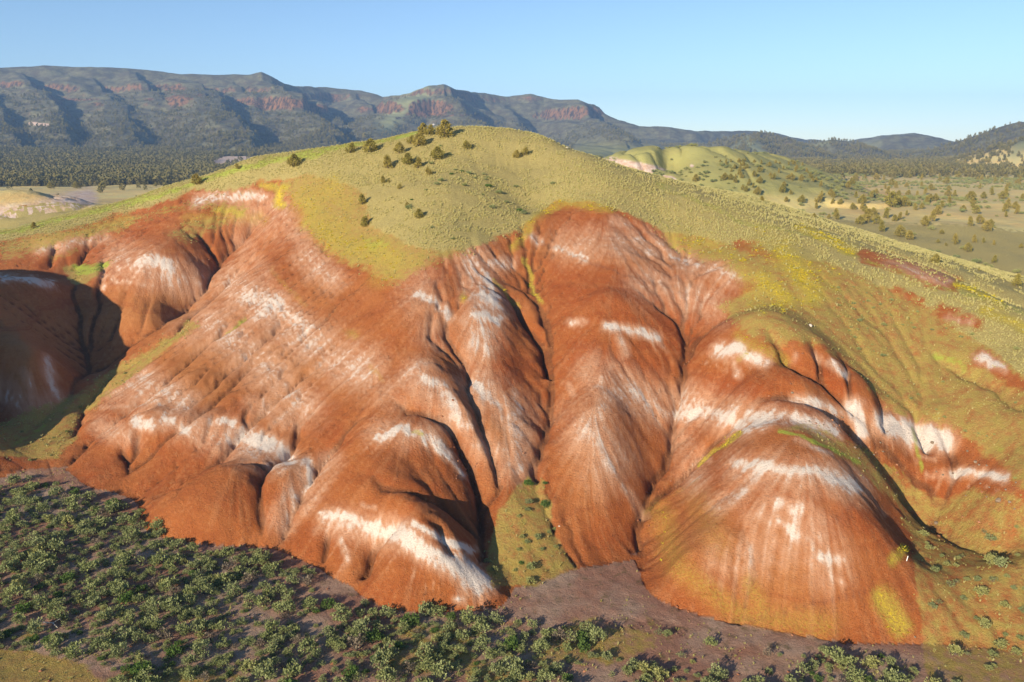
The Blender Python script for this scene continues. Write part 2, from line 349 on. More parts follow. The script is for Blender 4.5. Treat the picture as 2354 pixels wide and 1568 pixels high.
# ---------------------------------------------------------------- ground cover and clay colours, laid out as patches on the land
PX, PY = proj(X, Y, Z)
WPX = PX + 14 * fbm(X, Y, 8, 4, 51) + 7 * fbm(X, Y, 1.6, 2, 52); WPY = PY + 10 * fbm(X, Y, 8, 4, 53) + 5 * fbm(X, Y, 1.6, 2, 54)
def stroke(M, pts, r, s):
    if M is mW: r = r * (1.4 if s > .45 else 1.7); s = s if s > .45 else s * 1.7
    xs = [p[0] for p in pts]; ys = [p[1] for p in pts]; m = r * 2.2 + 2
    sel = np.nonzero((WPX > min(xs) - m) & (WPX < max(xs) + m) & (WPY > min(ys) - m) & (WPY < max(ys) + m))
    if len(sel[0]) == 0: return
    A, B = WPX[sel], WPY[sel]; best = np.full(A.shape, 1e9)
    if len(pts) == 1: best = np.hypot(A - xs[0], B - ys[0])
    for (x0, y0), (x1, y1) in zip(pts[:-1], pts[1:]):
        dx, dy = x1 - x0, y1 - y0; t = np.clip(((A - x0) * dx + (B - y0) * dy) / (dx * dx + dy * dy), 0, 1)
        best = np.minimum(best, np.hypot(A - x0 - t * dx, B - y0 - t * dy))
    M[sel] = np.maximum(M[sel], s * np.exp(-(best / r) ** 2 * 1.0))
def poly(M, pts, soft, s):
    A, B = WPX, WPY; n = len(pts); inside = np.zeros(A.shape, bool); best = np.full(A.shape, 1e9)
    xs = [p[0] for p in pts]; ys = [p[1] for p in pts]
    sel = np.nonzero((A > min(xs) - soft) & (A < max(xs) + soft) & (B > min(ys) - soft) & (B < max(ys) + soft))
    A, B = A[sel], B[sel]; ins = np.zeros(A.shape, bool); best = np.full(A.shape, 1e9)
    for k in range(n):
        x0, y0 = pts[k]; x1, y1 = pts[(k + 1) % n]; dx, dy = x1 - x0, y1 - y0
        t = np.clip(((A - x0) * dx + (B - y0) * dy) / (dx * dx + dy * dy + 1e-9), 0, 1)
        best = np.minimum(best, np.hypot(A - x0 - t * dx, B - y0 - t * dy))
        if dy != 0:
            c = ((y0 > B) != (y1 > B)) & (A < dx * (B - y0) / dy + x0); ins ^= c
    sd = np.where(ins, best, -best)
    M[sel] = np.maximum(M[sel], s * sstep(-soft, soft, sd))
Z0 = lambda: np.zeros_like(X)
mW, mG, mYl, mB, mT, mF = Z0(), Z0(), Z0(), Z0(), Z0(), Z0()
for pts, r, s in [
 ([(450,462),(490,452),(560,447),(600,455)],13,.75),([(320,602),(370,598),(400,612)],15,.95),([(260,642),(350,652)],7,.6),([(240,600),(232,660)],6,.6),([(390,625),(440,640)],8,.5),
 ([(0,640),(60,638),(120,650)],9,.9),([(0,900),(60,935),(140,930)],28,.55),([(110,830),(130,900)],12,.7),([(60,860),(80,930)],12,.5),
 ([(560,680),(620,690),(660,720),(700,750)],26,.8),([(700,750),(760,790),(800,830)],14,.6),([(540,640),(580,700)],14,.65),([(610,700),(690,750)],14,.6),
 ([(290,880),(330,900),(370,930)],13,.65),([(230,935),(300,930)],8,.5),([(310,965),(345,972)],15,1.05),([(380,960),(425,985)],17,.85),([(480,960),(530,972)],11,.85),([(430,1000),(455,1012)],9,.7),
 ([(560,1000),(620,1020),(660,1045)],22,1.0),([(520,1010),(600,1060),(640,1075)],16,.6),([(700,1060),(712,1110),(680,1150)],15,.9),
 ([(870,1005),(920,982),(990,1008),(1030,1042)],13,.95),([(1030,1042),(1060,1090)],7,.7),([(980,870),(1020,892),(1052,940),(1078,978)],17,.9),([(930,880),(960,900)],14,.5),
 ([(960,670),(1000,690),(1040,722)],13,.8),([(1120,640),(1130,680)],15,.95),([(1100,722),(1150,732)],13,1.0),([(1092,750),(1095,810)],9,.75),([(1070,570),(1082,592)],13,.6),([(1080,610),(1180,600)],12,.4),
 ([(1085,880),(1120,905),(1150,935)],12,.85),([(1180,905),(1197,945)],12,.8),([(1170,985)],16,.5),([(1190,1080)],12,.4),
 ([(1212,540),(1240,552)],9,.7),([(1280,566),(1350,592)],8,.45),([(1310,742),(1335,735)],9,.7),([(1390,750),(1440,752),(1510,777)],10,1.0),([(1420,770),(1430,805)],11,.6),([(1490,775),(1520,790)],8,.6),
 ([(1410,508),(1450,520)],13,.55),([(1490,580),(1560,592),(1640,612),(1700,632)],11,.65),([(1470,550),(1520,560)],8,.4),
 ([(1300,885),(1315,905)],9,.5),([(1400,890),(1450,900),(1500,932),(1535,955)],16,.75),([(1400,890),(1375,960),(1390,1030)],28,.6),([(1440,1050)],30,.5),([(1480,1180),(1440,1120)],9,.3),
 ([(1640,805),(1690,795),(1752,832)],14,1.0),([(1690,830),(1695,860)],9,.75),([(1560,950),(1620,942),(1680,962),(1712,978)],19,.95),([(1580,1060),(1625,1050)],11,.6),
 ([(1740,962),(1790,950),(1860,962),(1912,985)],19,1.05),([(1820,922),(1880,928),(1935,955)],11,.9),([(1880,980),(1930,1000)],9,.7),
 ([(1870,815),(1925,842)],9,.7),([(1915,832),(1945,862)],7,.8),([(1822,822)],9,.55),([(1925,945)],10,.8),([(1970,940),(1987,995)],19,1.0),([(2035,972),(2090,990),(2172,1005)],24,1.2),([(2120,972),(2190,1004)],9,.9),
 ([(2200,1087),(2260,1086),(2312,1098)],11,1.05),([(2135,1092),(2200,1096)],9,.55),([(2110,1050),(2160,1052)],5,.5),
 ([(1830,1012),(1905,1042)],8,.65),([(1690,1062),(1800,1076),(1900,1092),(1965,1125)],16,.95),([(1990,1130),(2030,1180)],7,.6),([(1780,1158),(1845,1172)],20,.75),([(1800,1200),(1850,1235)],16,.45),([(1640,1160),(1700,1130)],18,.35),
 ([(1885,1275),(1928,1282)],13,1.05),([(1800,1292)],13,.55),([(1900,1310),(1930,1340)],10,.4),
 ([(740,1178),(800,1192),(860,1216),(925,1240)],14,1.0),([(930,1228),(980,1268),(1040,1300),(1104,1342)],23,1.15),([(950,1200),(1000,1226),(1085,1264)],7,1.1),([(1060,1350),(1104,1352)],12,.8),([(1058,1380)],11,1),([(830,1162),(862,1172)],6,.65),([(780,1240),(800,1290)],7,.4),
 ([(2250,822),(2305,842)],11,.95),([(2170,730),(2240,742)],9,.55),([(2040,600),(2180,645)],13,.55),([(1200,1120)],8,.3),
 ([(540,660),(700,780),(840,850)],40,.38),([(420,760),(560,800)],30,.25),([(940,600),(1000,760)],40,.25),([(1090,600),(1120,700),(1100,800)],34,.4),([(1380,870),(1500,930)],40,.38),([(1350,980),(1400,1060)],50,.35),([(1300,560),(1500,560),(1680,630)],30,.3),([(1580,930),(1700,960)],34,.4),
 ([(1560,1010),(1600,1100)],30,.3),([(1700,1080),(1960,1110)],34,.36),([(1760,1180),(1860,1220),(1900,1300)],45,.33),([(1680,1290),(1780,1260)],40,.3),([(280,600),(440,640)],34,.35),([(260,900),(400,950)],30,.3),([(450,980),(640,1050)],34,.35),([(690,1100),(640,1200)],22,.4),([(870,990),(1000,1000)],26,.3),
 ([(960,860),(1040,960)],30,.35),([(1100,880),(1190,960),(1180,1060)],36,.33),([(760,1200),(900,1230)],26,.4),([(560,480),(620,520)],34,.25),([(700,580),(760,640)],24,.35),([(640,480),(690,540)],26,.3),([(1100,1010),(1160,1060)],24,.3),([(560,560),(600,640)],24,.25),([(90,570),(240,545)],14,.35),([(480,740),(600,830),(700,930)],36,.36),([(330,870),(420,920)],26,.4),([(230,980),(300,1000)],20,.35),([(590,930),(680,960)],24,.3),([(820,820),(900,900)],34,.25),([(750,1060),(700,1160)],24,.3),([(1240,1150),(1400,1100)],0.1,.0),([(1480,640),(1640,700)],36,.3),([(1020,560),(1100,620)],24,.3),([(540,620),(520,720)],22,.3)]: stroke(mW, pts, r, s)
poly(mG, [(-300,600),(0,556),(120,540),(250,500),(420,450),(520,440),(600,415),(640,415),(700,400),(770,420),(830,440),(850,520),(930,565),(1000,580),(1100,560),(1200,525),(1280,460),(1400,475),(1520,522),(1640,550),(1750,572),(1830,592),(1900,604),(2000,645),(2100,690),(2353,860),(2700,1050),(2700,400),(1900,400),(1300,200),(700,200),(540,350),(430,380),(0,480),(-300,500)], 14, 1)
stroke(mG, [(1900,540),(2100,640)], 20, 1)
poly(mF, [(-300,600),(0,556),(120,545),(250,506),(420,470),(500,440),(600,410),(660,380),(800,340),(540,350),(430,380),(0,480),(-300,500)], 10, .0)
bB = Z0(); poly(bB, [(1520,500),(1700,550),(1900,580),(2100,650),(2353,780),(2700,930),(2700,1250),(2353,1118),(2300,1080),(2200,992),(2050,952),(1962,850),(1905,815),(1850,790),(1780,800),(1700,765),(1650,700),(1730,655),(1640,600),(1540,560)], 18, .66)
poly(bB, [(1770,985),(1850,1000),(1960,1070),(2060,1160),(2100,1260),(2110,1480),(2150,1700),(2700,1700),(2700,1250),(2353,1135),(2240,1120),(2150,1150),(2080,1092),(1960,1012),(1870,965)], 9, .56)
poly(bB, [(1210,1095),(1255,1100),(1280,1220),(1342,1300),(1230,1350),(1120,1345),(1110,1260),(1150,1170)], 8, .66)
poly(bB, [(0,1040),(-100,1010),(200,890),(300,820),(430,735),(455,742),(285,880),(190,960),(170,1015),(120,1060)], 9, .7)
poly(bB, [(0,560),(200,520),(420,470),(600,425),(560,500),(420,470),(330,500),(250,540),(150,600),(0,610)], 12, .6)
poly(bB, [(440,500),(560,490),(520,520),(430,560),(380,540)], 12, .5)
poly(bB, [(150,620),(260,600),(200,650),(170,650)], 8, .9)
poly(bB, [(630,425),(700,380),(860,420),(900,500),(960,550),(1080,570),(1010,600),(960,625),(900,650),(800,605),(730,560),(690,480)], 26, .8)
poly(bB, [(-100,1490),(60,1495),(190,1525),(280,1600),(280,1800),(-100,1800)], 14, .85)
bB = np.maximum(bB, .6 * (~HILL) * (Y < 140) * sstep(.0, .35, fbm(X, Y, 9, 3, 133)) * sstep(1380, 1450, PY))
# flowers
for pts, r, s in [([(640,440),(642,470)],12,1.0),([(500,482),(560,490)],11,.7),([(600,425),(655,432)],9,.8),([(700,470),(760,550),(850,580),(900,600)],40,.5),([(740,440),(800,470)],28,.35),([(620,620),(700,700)],10,.25),
 ([(1180,562),(1230,500),(1290,466),(1400,480)],13,.6),([(1210,590),(1247,690)],7,.75),([(1140,640),(1190,700)],6,.55),([(1800,580),(1850,630),(1865,680)],34,.85),([(1750,640),(1800,690)],30,.8),([(1540,540),(1640,560)],14,.45),
 ([(1830,520),(1900,550),(1965,575)],12,1.0),([(2200,652),(2300,700)],10,1.0),([(2260,712),(2353,752)],16,.75),([(2020,1370),(2065,1440)],26,.8),([(1070,680)],11,.6),([(800,760),(820,770)],12,.35),([(860,840),(880,870)],9,.3),
 ([(1520,1180),(1560,1300),(1700,1410),(1900,1440)],40,.33),([(1600,1150),(1650,1250)],50,.22),([(760,430),(700,480),(780,520)],40,.42),([(1560,540),(1700,600),(1750,700)],30,.4),([(1750,560),(1900,640)],50,.4),([(950,600),(860,640)],30,.35),([(430,500),(600,500)],20,.35),([(80,560),(300,500)],14,.4),([(1600,1062),(1700,992)],6,.8),([(1730,1340),(1760,1420)],30,.35),([(2050,1290),(2080,1260)],14,.75),([(1400,1200)],10,.1),([(1700,820),(1720,800)],10,.4),([(1690,770),(1800,830)],16,.45),([(950,990),(970,1000)],5,.8)]: stroke(mYl, pts, r, s)
# fresh green
for pts, r, s in [([(-40,545),(200,492),(400,436),(600,378),(800,335),(960,300)],9,.9),([(180,622),(245,608)],10,.9),([(2160,810),(2215,842)],10,.7),([(2290,1030)],12,.6),([(1790,990),(1880,1015),(1980,1060)],6,.9),([(2100,980),(2120,1080)],8,.7),([(2020,1060),(2080,1090)],7,.5),
 ([(100,982),(30,1022)],8,.6),([(300,850),(400,770)],8,.4),([(1230,1110),(1200,1250),(1280,1300)],25,.35),([(1200,1300)],30,.3),([(420,520),(600,560)],10,.25),([(570,730),(500,780)],7,.6),([(560,600),(700,700)],8,.2),([(840,560),(870,570)],22,.6),([(380,480),(500,470)],12,.4),([(1600,1100),(1480,1180)],12,.35),([(1600,1350)],20,.3),([(1500,420),(1700,505),(1860,545),(2200,670),(2353,720)],8,.5)]: stroke(mF, pts, r, s)
# brown and tan clays
for pts, r, s in [([(900,1060),(1000,1110),(1060,1180)],50,.8),([(500,1160)],55,.55),([(1690,1012),(1850,1035)],16,.7),([(1640,1005)],24,.6),([(2060,1030),(2130,1060),(2250,1060)],20,.8),([(180,1060),(260,1070)],36,.6),([(480,870),(560,850)],36,.4),([(420,530),(480,560)],30,.5),
 ([(960,1360)],40,.5),([(2340,900)],20,.5),([(1300,1270),(1400,1290)],40,.5),([(750,970),(820,900)],34,.3),([(580,930)],30,.3),([(800,1270)],24,.4),([(1160,800)],20,.3)]: stroke(mB, pts, r, s)
for pts, r, s in [([(480,830),(700,820)],130,.65),([(0,760),(120,760)],110,1.0),([(60,860),(0,900)],60,.9),([(1250,560),(1500,570),(1650,620)],40,.35),([(1350,1050),(1330,1150)],60,.45),([(260,720),(420,700)],60,.75),([(1600,1240),(1800,1330)],110,.55),([(700,600),(760,700)],60,.3),([(640,1000),(760,1150)],60,.3),([(1150,1000)],60,.5),([(1560,640)],60,.25),([(40,470)],100,.0),([(1900,1400),(1700,1440)],60,.4)]: stroke(mT, pts, r, s)
mR = Z0()
for pts, r, s in [([(1330,520),(1500,540)],50,.6),([(1300,660),(1480,690),(1580,740)],60,.9),([(1330,800),(1500,840)],36,.9),([(1640,880),(1760,900)],30,1.0),([(1890,860),(1940,900)],22,.9),([(900,1080),(1020,1130)],50,.9),([(1150,780),(1180,860)],30,.9),([(1000,780)],34,.7),([(1400,1230)],60,.7),([(1700,1060),(1600,1100)],20,.4),([(1950,1180),(2060,1260)],40,.9),([(2160,1050)],20,.4),([(100,610),(220,580)],22,.8),([(900,640),(1000,640)],40,.5),([(180,1080),(270,1080)],30,.7),([(560,920),(500,1000)],30,.5),([(950,1350)],30,.8),([(730,900),(780,1000)],30,.6)]: stroke(mR, pts, r, s)
ground_m = (~HILL).astype(float)
mWg = Z0()
for pts, r, s in [([(1100,1350),(1115,1385),(1140,1410),(1170,1428)],6,.8),([(1045,1370),(1070,1380)],11,1.0),([(0,1050),(60,1065),(130,1090)],18,.4),([(230,1140),(370,1200),(600,1258),(730,1330)],11,.38),([(960,1400),(1100,1425)],12,.4),([(600,1270),(640,1262)],10,.4),([(1700,1500),(1900,1530)],14,.3)]: stroke(mWg, pts, r, s)
mW = np.maximum(mW, mWg * (~HILL))
mSoil = ground_m * sstep(150, 120, Y) * (1 - np.clip(mW * 1.1, 0, 1))                      # pale crusted soil of the flat
# tyre tracks and wash lines: shallow ruts in the flat
RUT = Z0()
for off in (0, 7, 13): stroke(RUT, [(1425,1440+off),(1455,1424+off),(1500,1418+off),(1545,1426+off),(1580,1448+off)], 1.8, 1)
stroke(RUT, [(1100,1350),(1115,1385),(1135,1405),(1160,1420)], 3, .7)
for p_ in [[(0,1040),(40,1060),(60,1090)],[(20,1020),(90,1060),(120,1100)],[(0,1075),(70,1080)]]: stroke(RUT, p_, 2, .9)
TRACK = Z0()
for p_ in [[(1210,535),(1290,570),(1370,605),(1450,630),(1560,665)],[(1180,800),(1230,830)],[(1700,1430),(1850,1395),(1990,1355)],[(1490,905),(1590,890)]]: stroke(TRACK, p_, 2.5, 1)
FLN = FLN * (1 - .9 * sstep(.3, .8, mG)) * (1 - .5 * sstep(.3, .7, bB)); ERN = ERN * (1 - .75 * sstep(.3, .8, mG)) * (1 - .5 * sstep(.3, .7, bB))
E = Z0()
for pts, r, s in [([(2030,955),(2100,975),(2170,1000)],16,1.0),([(1990,586),(2060,606),(2130,632),(2195,655)],19,.95),([(2062,664),(2110,690)],14,.7),([(2160,712),(2255,748)],20,.75),([(2250,822),(2353,880)],15,1.1),([(1700,560),(1790,592)],12,.8),([(1815,800),(1840,860),(1870,910)],14,.9),([(1880,810),(1930,860),(1950,910)],20,1.0),([(1930,835),(1955,880)],8,.9),([(250,545),(120,575),(0,620)],18,.8),([(1960,950),(1990,1000)],22,.9),([(2040,980),(2110,1030),(2200,1060),(2290,1095)],30,1.0),([(2120,1000),(2200,1050)],26,1.0),([(450,455),(620,450)],16,.8)]: stroke(E, pts, r, s)
mG *= 1 - np.clip(E, 0, 1); bB *= 1 - np.clip(E, 0, 1) * .92
print('masks', time.time() - T0)

cover = np.clip(mG + bB, 0, 1)
clay = np.clip(1 - cover, 0, 1) * HILL
Z2 = Z + clay * slope * ((STREAK - .5) * .10 + (STREAK2 - .5) * .10) - RUT * .12 - TRACK * .1 * clay - ERN * (1 - .6 * ground_m) - FLN * .24
Z2 += .06 * fbm(X, Y, .9, 2, 71) * (1 - clay) + clay * (.16 * fbm(X, Y, 2.4, 3, 72) + .08 * fbm(X, Y, .8, 2, 73))
SM = mW.copy(); xx, yy = X.copy(), Y.copy()
for k in range(1, 9):
    a_, b_ = samp(ux, xx, yy), samp(uy, xx, yy); xx += a_ * .35; yy += b_ * .35
    SM = np.maximum(SM, samp(mW, xx, yy) * (.7 - k / 13.) * sstep(.35 + .03 * k, .85, STREAK))
mW = SM
def bake_white():
    v = mW + np.minimum(mW, .8) * ((STREAK - .5) * .95 + (STREAK2 - .5) * .30)
    return np.clip(v, 0, 1.3)
mWs = bake_white()

# ---------------------------------------------------------------- materials
def new_mat(name):
    m = bpy.data.materials.new(name); m.use_nodes = True; n = m.node_tree; n.nodes.clear()
    out = n.nodes.new('ShaderNodeOutputMaterial'); b = n.nodes.new('ShaderNodeBsdfPrincipled')
    b.inputs['Roughness'].default_value = .9; b.inputs['Specular IOR Level'].default_value = .15
    n.links.new(b.outputs[0], out.inputs[0]); return m, n, b
class NB:
    def __init__(s, n): s.n = n
    def node(s, t, **k):
        a = s.n.nodes.new(t)
        for q, v in k.items(): setattr(a, q, v)
        return a
    def link(s, a, b): s.n.links.new(a, b)
    def val(s, sock, v):
        if hasattr(v, 'is_output') or hasattr(v, 'links'): s.link(v, sock)
        else: sock.default_value = v
    def math(s, op, a, b=0.0, clamp=False):
        m = s.node('ShaderNodeMath', operation=op, use_clamp=clamp); s.val(m.inputs[0], a); s.val(m.inputs[1], b); return m.outputs[0]
    def mix(s, f, a, b):
        m = s.node('ShaderNodeMix', data_type='RGBA'); s.val(m.inputs[0], f)
        s.val(m.inputs[6], a if hasattr(a, 'links') else (*a, 1)); s.val(m.inputs[7], b if hasattr(b, 'links') else (*b, 1)); return m.outputs[2]
    def noise(s, sc, det=4, rough=.6, vec=None, dist=0.0):
        m = s.node('ShaderNodeTexNoise'); m.inputs['Scale'].default_value = sc; m.inputs['Detail'].default_value = det; m.inputs['Roughness'].default_value = rough; m.inputs['Distortion'].default_value = dist
        if vec is not None: s.link(vec, m.inputs['Vector'])
        return m.outputs[0]
    def ramp(s, f, lo, hi):
        m = s.node('ShaderNodeMapRange', interpolation_type='SMOOTHSTEP'); s.val(m.inputs[0], f); m.inputs[1].default_value = lo; m.inputs[2].default_value = hi; return m.outputs[0]
    def attr(s, name):
        a = s.node('ShaderNodeAttribute', attribute_name=name); sp = s.node('ShaderNodeSeparateColor'); s.link(a.outputs['Color'], sp.inputs[0])
        return sp.outputs[0], sp.outputs[1], sp.outputs[2], a.outputs['Alpha']
    def bump(s, h, dist, strength, prev=None):
        b = s.node('ShaderNodeBump'); b.inputs['Strength'].default_value = strength; b.inputs['Distance'].default_value = dist; s.link(h, b.inputs['Height'])
        if prev is not None: s.link(prev, b.inputs['Normal'])
        return b.outputs[0]

def terrain_material():
    m, n, b = new_mat('painted_clay_and_grass'); N = NB(n)
    W_, G_, Yl_, B_ = N.attr('cover_a'); T_, F_, Soil_, St_ = N.attr('cover_b'); Bb_, Rut_, Ca_, Hill_ = N.attr('cover_c')
    pos = N.node('ShaderNodeNewGeometry').outputs['Position']
    n1 = N.noise(.09, 5, .6, pos); n2 = N.noise(.7, 5, .65, pos); n3 = N.noise(3.5, 4, .7, pos); n4 = N.noise(.3, 3, .5, pos, .6)
    # clay
    col = N.mix(N.ramp(n1, .35, .65), (0.310, 0.081, 0.019), (0.365, 0.119, 0.032))
    col = N.mix(N.math('MULTIPLY', N.ramp(St_, .35, .8), .32), col, (0.428, 0.154, 0.048))
    col = N.mix(N.math('MULTIPLY', N.ramp(n2, .5, .75), .35), col, (0.255, 0.064, 0.017))
    col = N.mix(N.math('MULTIPLY', T_, .75), col, (0.420, 0.198, 0.069))
    col = N.mix(N.math('MULTIPLY', Hill_, .75), col, (0.301, 0.064, 0.013))
    col = N.mix(N.math('MULTIPLY', B_, N.ramp(n4, .1, .6)), col, (0.246, 0.081, 0.025))
    col = N.mix(N.math('MULTIPLY', N.ramp(St_, .5, .95), .18), col, (0.501, 0.255, 0.118))
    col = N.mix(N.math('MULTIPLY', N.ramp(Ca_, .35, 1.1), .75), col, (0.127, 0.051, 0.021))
    zz = N.node('ShaderNodeSeparateXYZ'); N.link(pos, zz.inputs[0]); wn = N.noise(.05, 3, .6, pos)
    crk = N.node('ShaderNodeTexVoronoi', feature='DISTANCE_TO_EDGE'); crk.inputs['Scale'].default_value = 1.1; wpn = N.node('ShaderNodeVectorMath', operation='ADD'); N.link(pos, wpn.inputs[0]); nc_ = N.node('ShaderNodeTexNoise'); nc_.inputs['Scale'].default_value = 1.5; N.link(nc_.outputs['Color'], wpn.inputs[1]); N.link(wpn.outputs[0], crk.inputs['Vector']); ck = N.math('MULTIPLY', N.ramp(crk.outputs['Distance'], .035, 0.0), N.ramp(N.noise(.35, 3, .6, pos), .52, .62))
    col = N.mix(N.math('MULTIPLY', ck, .6), col, (0.138, 0.050, 0.022))
    bandv = N.math('ADD', zz.outputs[2], N.math('MULTIPLY', wn, 9.0)); cb = N.node('ShaderNodeCombineXYZ'); N.link(bandv, cb.inputs[2]); bn = N.noise(.42, 3, .7, cb.outputs[0])
    col = N.mix(N.math('MULTIPLY', N.ramp(bn, .48, .66), .5), col, (0.273, 0.075, 0.022))
    col = N.mix(N.math('MULTIPLY', N.ramp(bn, .52, .36), .30), col, (0.456, 0.185, 0.066))
    n5 = N.noise(1.6, 6, .75, pos, .4)
    col = N.mix(N.math('MULTIPLY', N.ramp(n5, .55, .7), .4), col, (0.218, 0.066, 0.021))
    col = N.mix(N.math('MULTIPLY', N.ramp(n5, .45, .32), .4), col, (0.474, 0.220, 0.086))
    n6 = N.noise(5.0, 5, .8, pos); col = N.mix(N.math('MULTIPLY', N.ramp(n6, .56, .66), .55), col, (0.182, 0.055, 0.018)); col = N.mix(N.math('MULTIPLY', N.ramp(n6, .42, .34), .35), col, (0.501, 0.238, 0.104))
    # white and pink ash washed down the slope
    wv = N.math('ADD', W_, N.math('MULTIPLY', N.math('SUBTRACT', n3, .5), N.math('MULTIPLY', W_, .55)))
    wv2 = N.math('ADD', wv, N.math('MULTIPLY', N.math('SUBTRACT', n2, .5), N.math('MULTIPLY', W_, .8)))
    col = N.mix(N.math('MULTIPLY', N.ramp(wv2, .05, .7), .8), col, (0.540, 0.304, 0.184))
    col = N.mix(N.math('MULTIPLY', N.ramp(wv2, .52, 1.02), .95), col, (0.670, 0.589, 0.513))
    # flat soil
    soil = N.mix(N.ramp(n1, .40, .62), (.34, .175, .115), (.41, .285, .205))
    soil = N.mix(N.math('MULTIPLY', N.ramp(n2, .5, .7), .6), soil, (.10, .085, .03))
    col = N.mix(Soil_, col, soil)
    col = N.mix(N.math('MULTIPLY', Rut_, .6), col, (.13, .06, .04))
    # sparse herb cover and dry grass
    herb = N.mix(N.ramp(n2, .35, .65), (.36, .22, .068), (.36, .26, .065))
    herb = N.mix(N.ramp(n3, .5, .8), herb, (.44, .38, .13))
    bf = N.math('MULTIPLY', N.ramp(N.math('ADD', Bb_, N.math('MULTIPLY', N.math('SUBTRACT', n2, .5), 1.3)), .2, .75), 1.0)
    col = N.mix(bf, col, herb)
    grass = N.mix(N.ramp(n3, .35, .7), (.31, .24, .085), (.48, .41, .155))
    grass = N.mix(N.math('MULTIPLY', N.ramp(n1, .4, .7), .5), grass, (.39, .31, .11))
    gf = N.ramp(N.math('ADD', G_, N.math('MULTIPLY', N.math('SUBTRACT', n2, .5), .8)), .3, .8)
    col = N.mix(gf, col, grass)
    # green and yellow flowers
    ff = N.ramp(N.math('ADD', F_, N.math('MULTIPLY', N.math('SUBTRACT', n2, .5), N.math('MULTIPLY', F_, 2.0))), .25, .9)
    col = N.mix(N.math('MULTIPLY', ff, .85), col, (.32, .38, .05))
    yv = N.math('ADD', Yl_, N.math('MULTIPLY', N.math('SUBTRACT', n3, .5), N.math('MULTIPLY', Yl_, 3.0)))
    col = N.mix(N.math('MULTIPLY', N.ramp(yv, .05, .75), .75), col, (.42, .33, .05))
    col = N.mix(N.math('MULTIPLY', N.ramp(yv, .7, 1.25), .75), col, (.78, .56, .015))
    n.links.new(col, b.inputs['Base Color'])
    # small relief
    pop = N.noise(9.0, 3, .7, pos)
    bm = N.bump(n5, .6, .5); bm = N.bump(n3, .3, .8, bm); bm = N.bump(pop, .12, .9, bm); n.links.new(bm, b.inputs['Normal'])
    return m
MT = terrain_material()

def grid_mesh(name, X, Y, Z, mat, facemask=None, attrs=None, smooth=True):
    nr, na = X.shape; idx = np.arange(nr * na).reshape(nr, na)
    f = np.stack([idx[:-1, :-1], idx[:-1, 1:], idx[1:, 1:], idx[1:, :-1]], -1)[..., ::-1]
    f = f[facemask] if facemask is not None else f.reshape(-1, 4)
    f = f.reshape(-1, 4)
    used = np.unique(f); remap = np.full(nr * na, -1); remap[used] = np.arange(len(used)); f = remap[f]
    co = np.stack([X, Y, Z], -1).reshape(-1, 3)[used]
    me = bpy.data.meshes.new(name)
    me.vertices.add(len(co)); me.vertices.foreach_set('co', co.astype(np.float32).ravel())
    me.loops.add(len(f) * 4); me.loops.foreach_set('vertex_index', f.astype(np.int32).ravel())
    me.polygons.add(len(f)); me.polygons.foreach_set('loop_start', (np.arange(len(f)) * 4).astype(np.int32))
    me.update(calc_edges=True)
    if smooth: me.polygons.foreach_set('use_smooth', np.ones(len(f), bool))
    for k, chans in (attrs or {}).items():
        a = me.attributes.new(k, 'FLOAT_COLOR', 'POINT')
        v = np.stack([c.reshape(-1)[used] for c in chans], -1).astype(np.float32); a.data.foreach_set('color', v.ravel())
    me.materials.append(mat); me.validate()
    o = bpy.data.objects.new(name, me); C.objects.link(o); return o
def structure(o): o['kind'] = 'structure'; return o
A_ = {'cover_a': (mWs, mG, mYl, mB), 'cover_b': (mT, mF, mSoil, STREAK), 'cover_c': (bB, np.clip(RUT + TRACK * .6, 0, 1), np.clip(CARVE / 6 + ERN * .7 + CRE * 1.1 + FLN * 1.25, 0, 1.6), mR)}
fh = HILL[:-1, :-1] & (Y[:-1, :-1] < 330)
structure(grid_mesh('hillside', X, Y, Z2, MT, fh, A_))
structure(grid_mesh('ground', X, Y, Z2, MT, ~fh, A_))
print('terrain', time.time() - T0)

# ---------------------------------------------------------------- far country: plain, forest slope, mountains
rf, af, XF, YF = polar(412, 5600, .0054, -46, 46, .075)
SKYL = [(-500,150,2500),(-200,152,2600),(0,155,2700),(100,152,2750),(250,155,2800),(330,160,2850),(420,170,2850),(540,172,2900),(575,171,2900),(600,165,2900),(625,176,2900),(655,195,2950),(760,202,3200),(830,208,3200),(880,222,3150),(940,214,3000),(985,199,2900),(1020,193,2900),(1045,206,2950),(1100,213,3200),(1170,222,3250),(1220,217,3250),(1250,225,3250),(1290,228,3200),(1330,227,3150),(1370,248,3100),(1420,274,3050),(1470,290,3000),(1540,292,3000),(1600,300,3000),(1660,301,3100),(1720,300,3200),(1780,306,3300),(1850,320,3400),(1930,325,3400),(1990,318,3300),(2050,309,3200),(2100,307,3200),(2150,316,3200),(2200,328,3000),(2300,325,3000),(2500,300,2600),(2800,250,2400)]
sk = np.array([at_y(*q) for q in SKYL]); skt = sk[:, 0] / sk[:, 1]
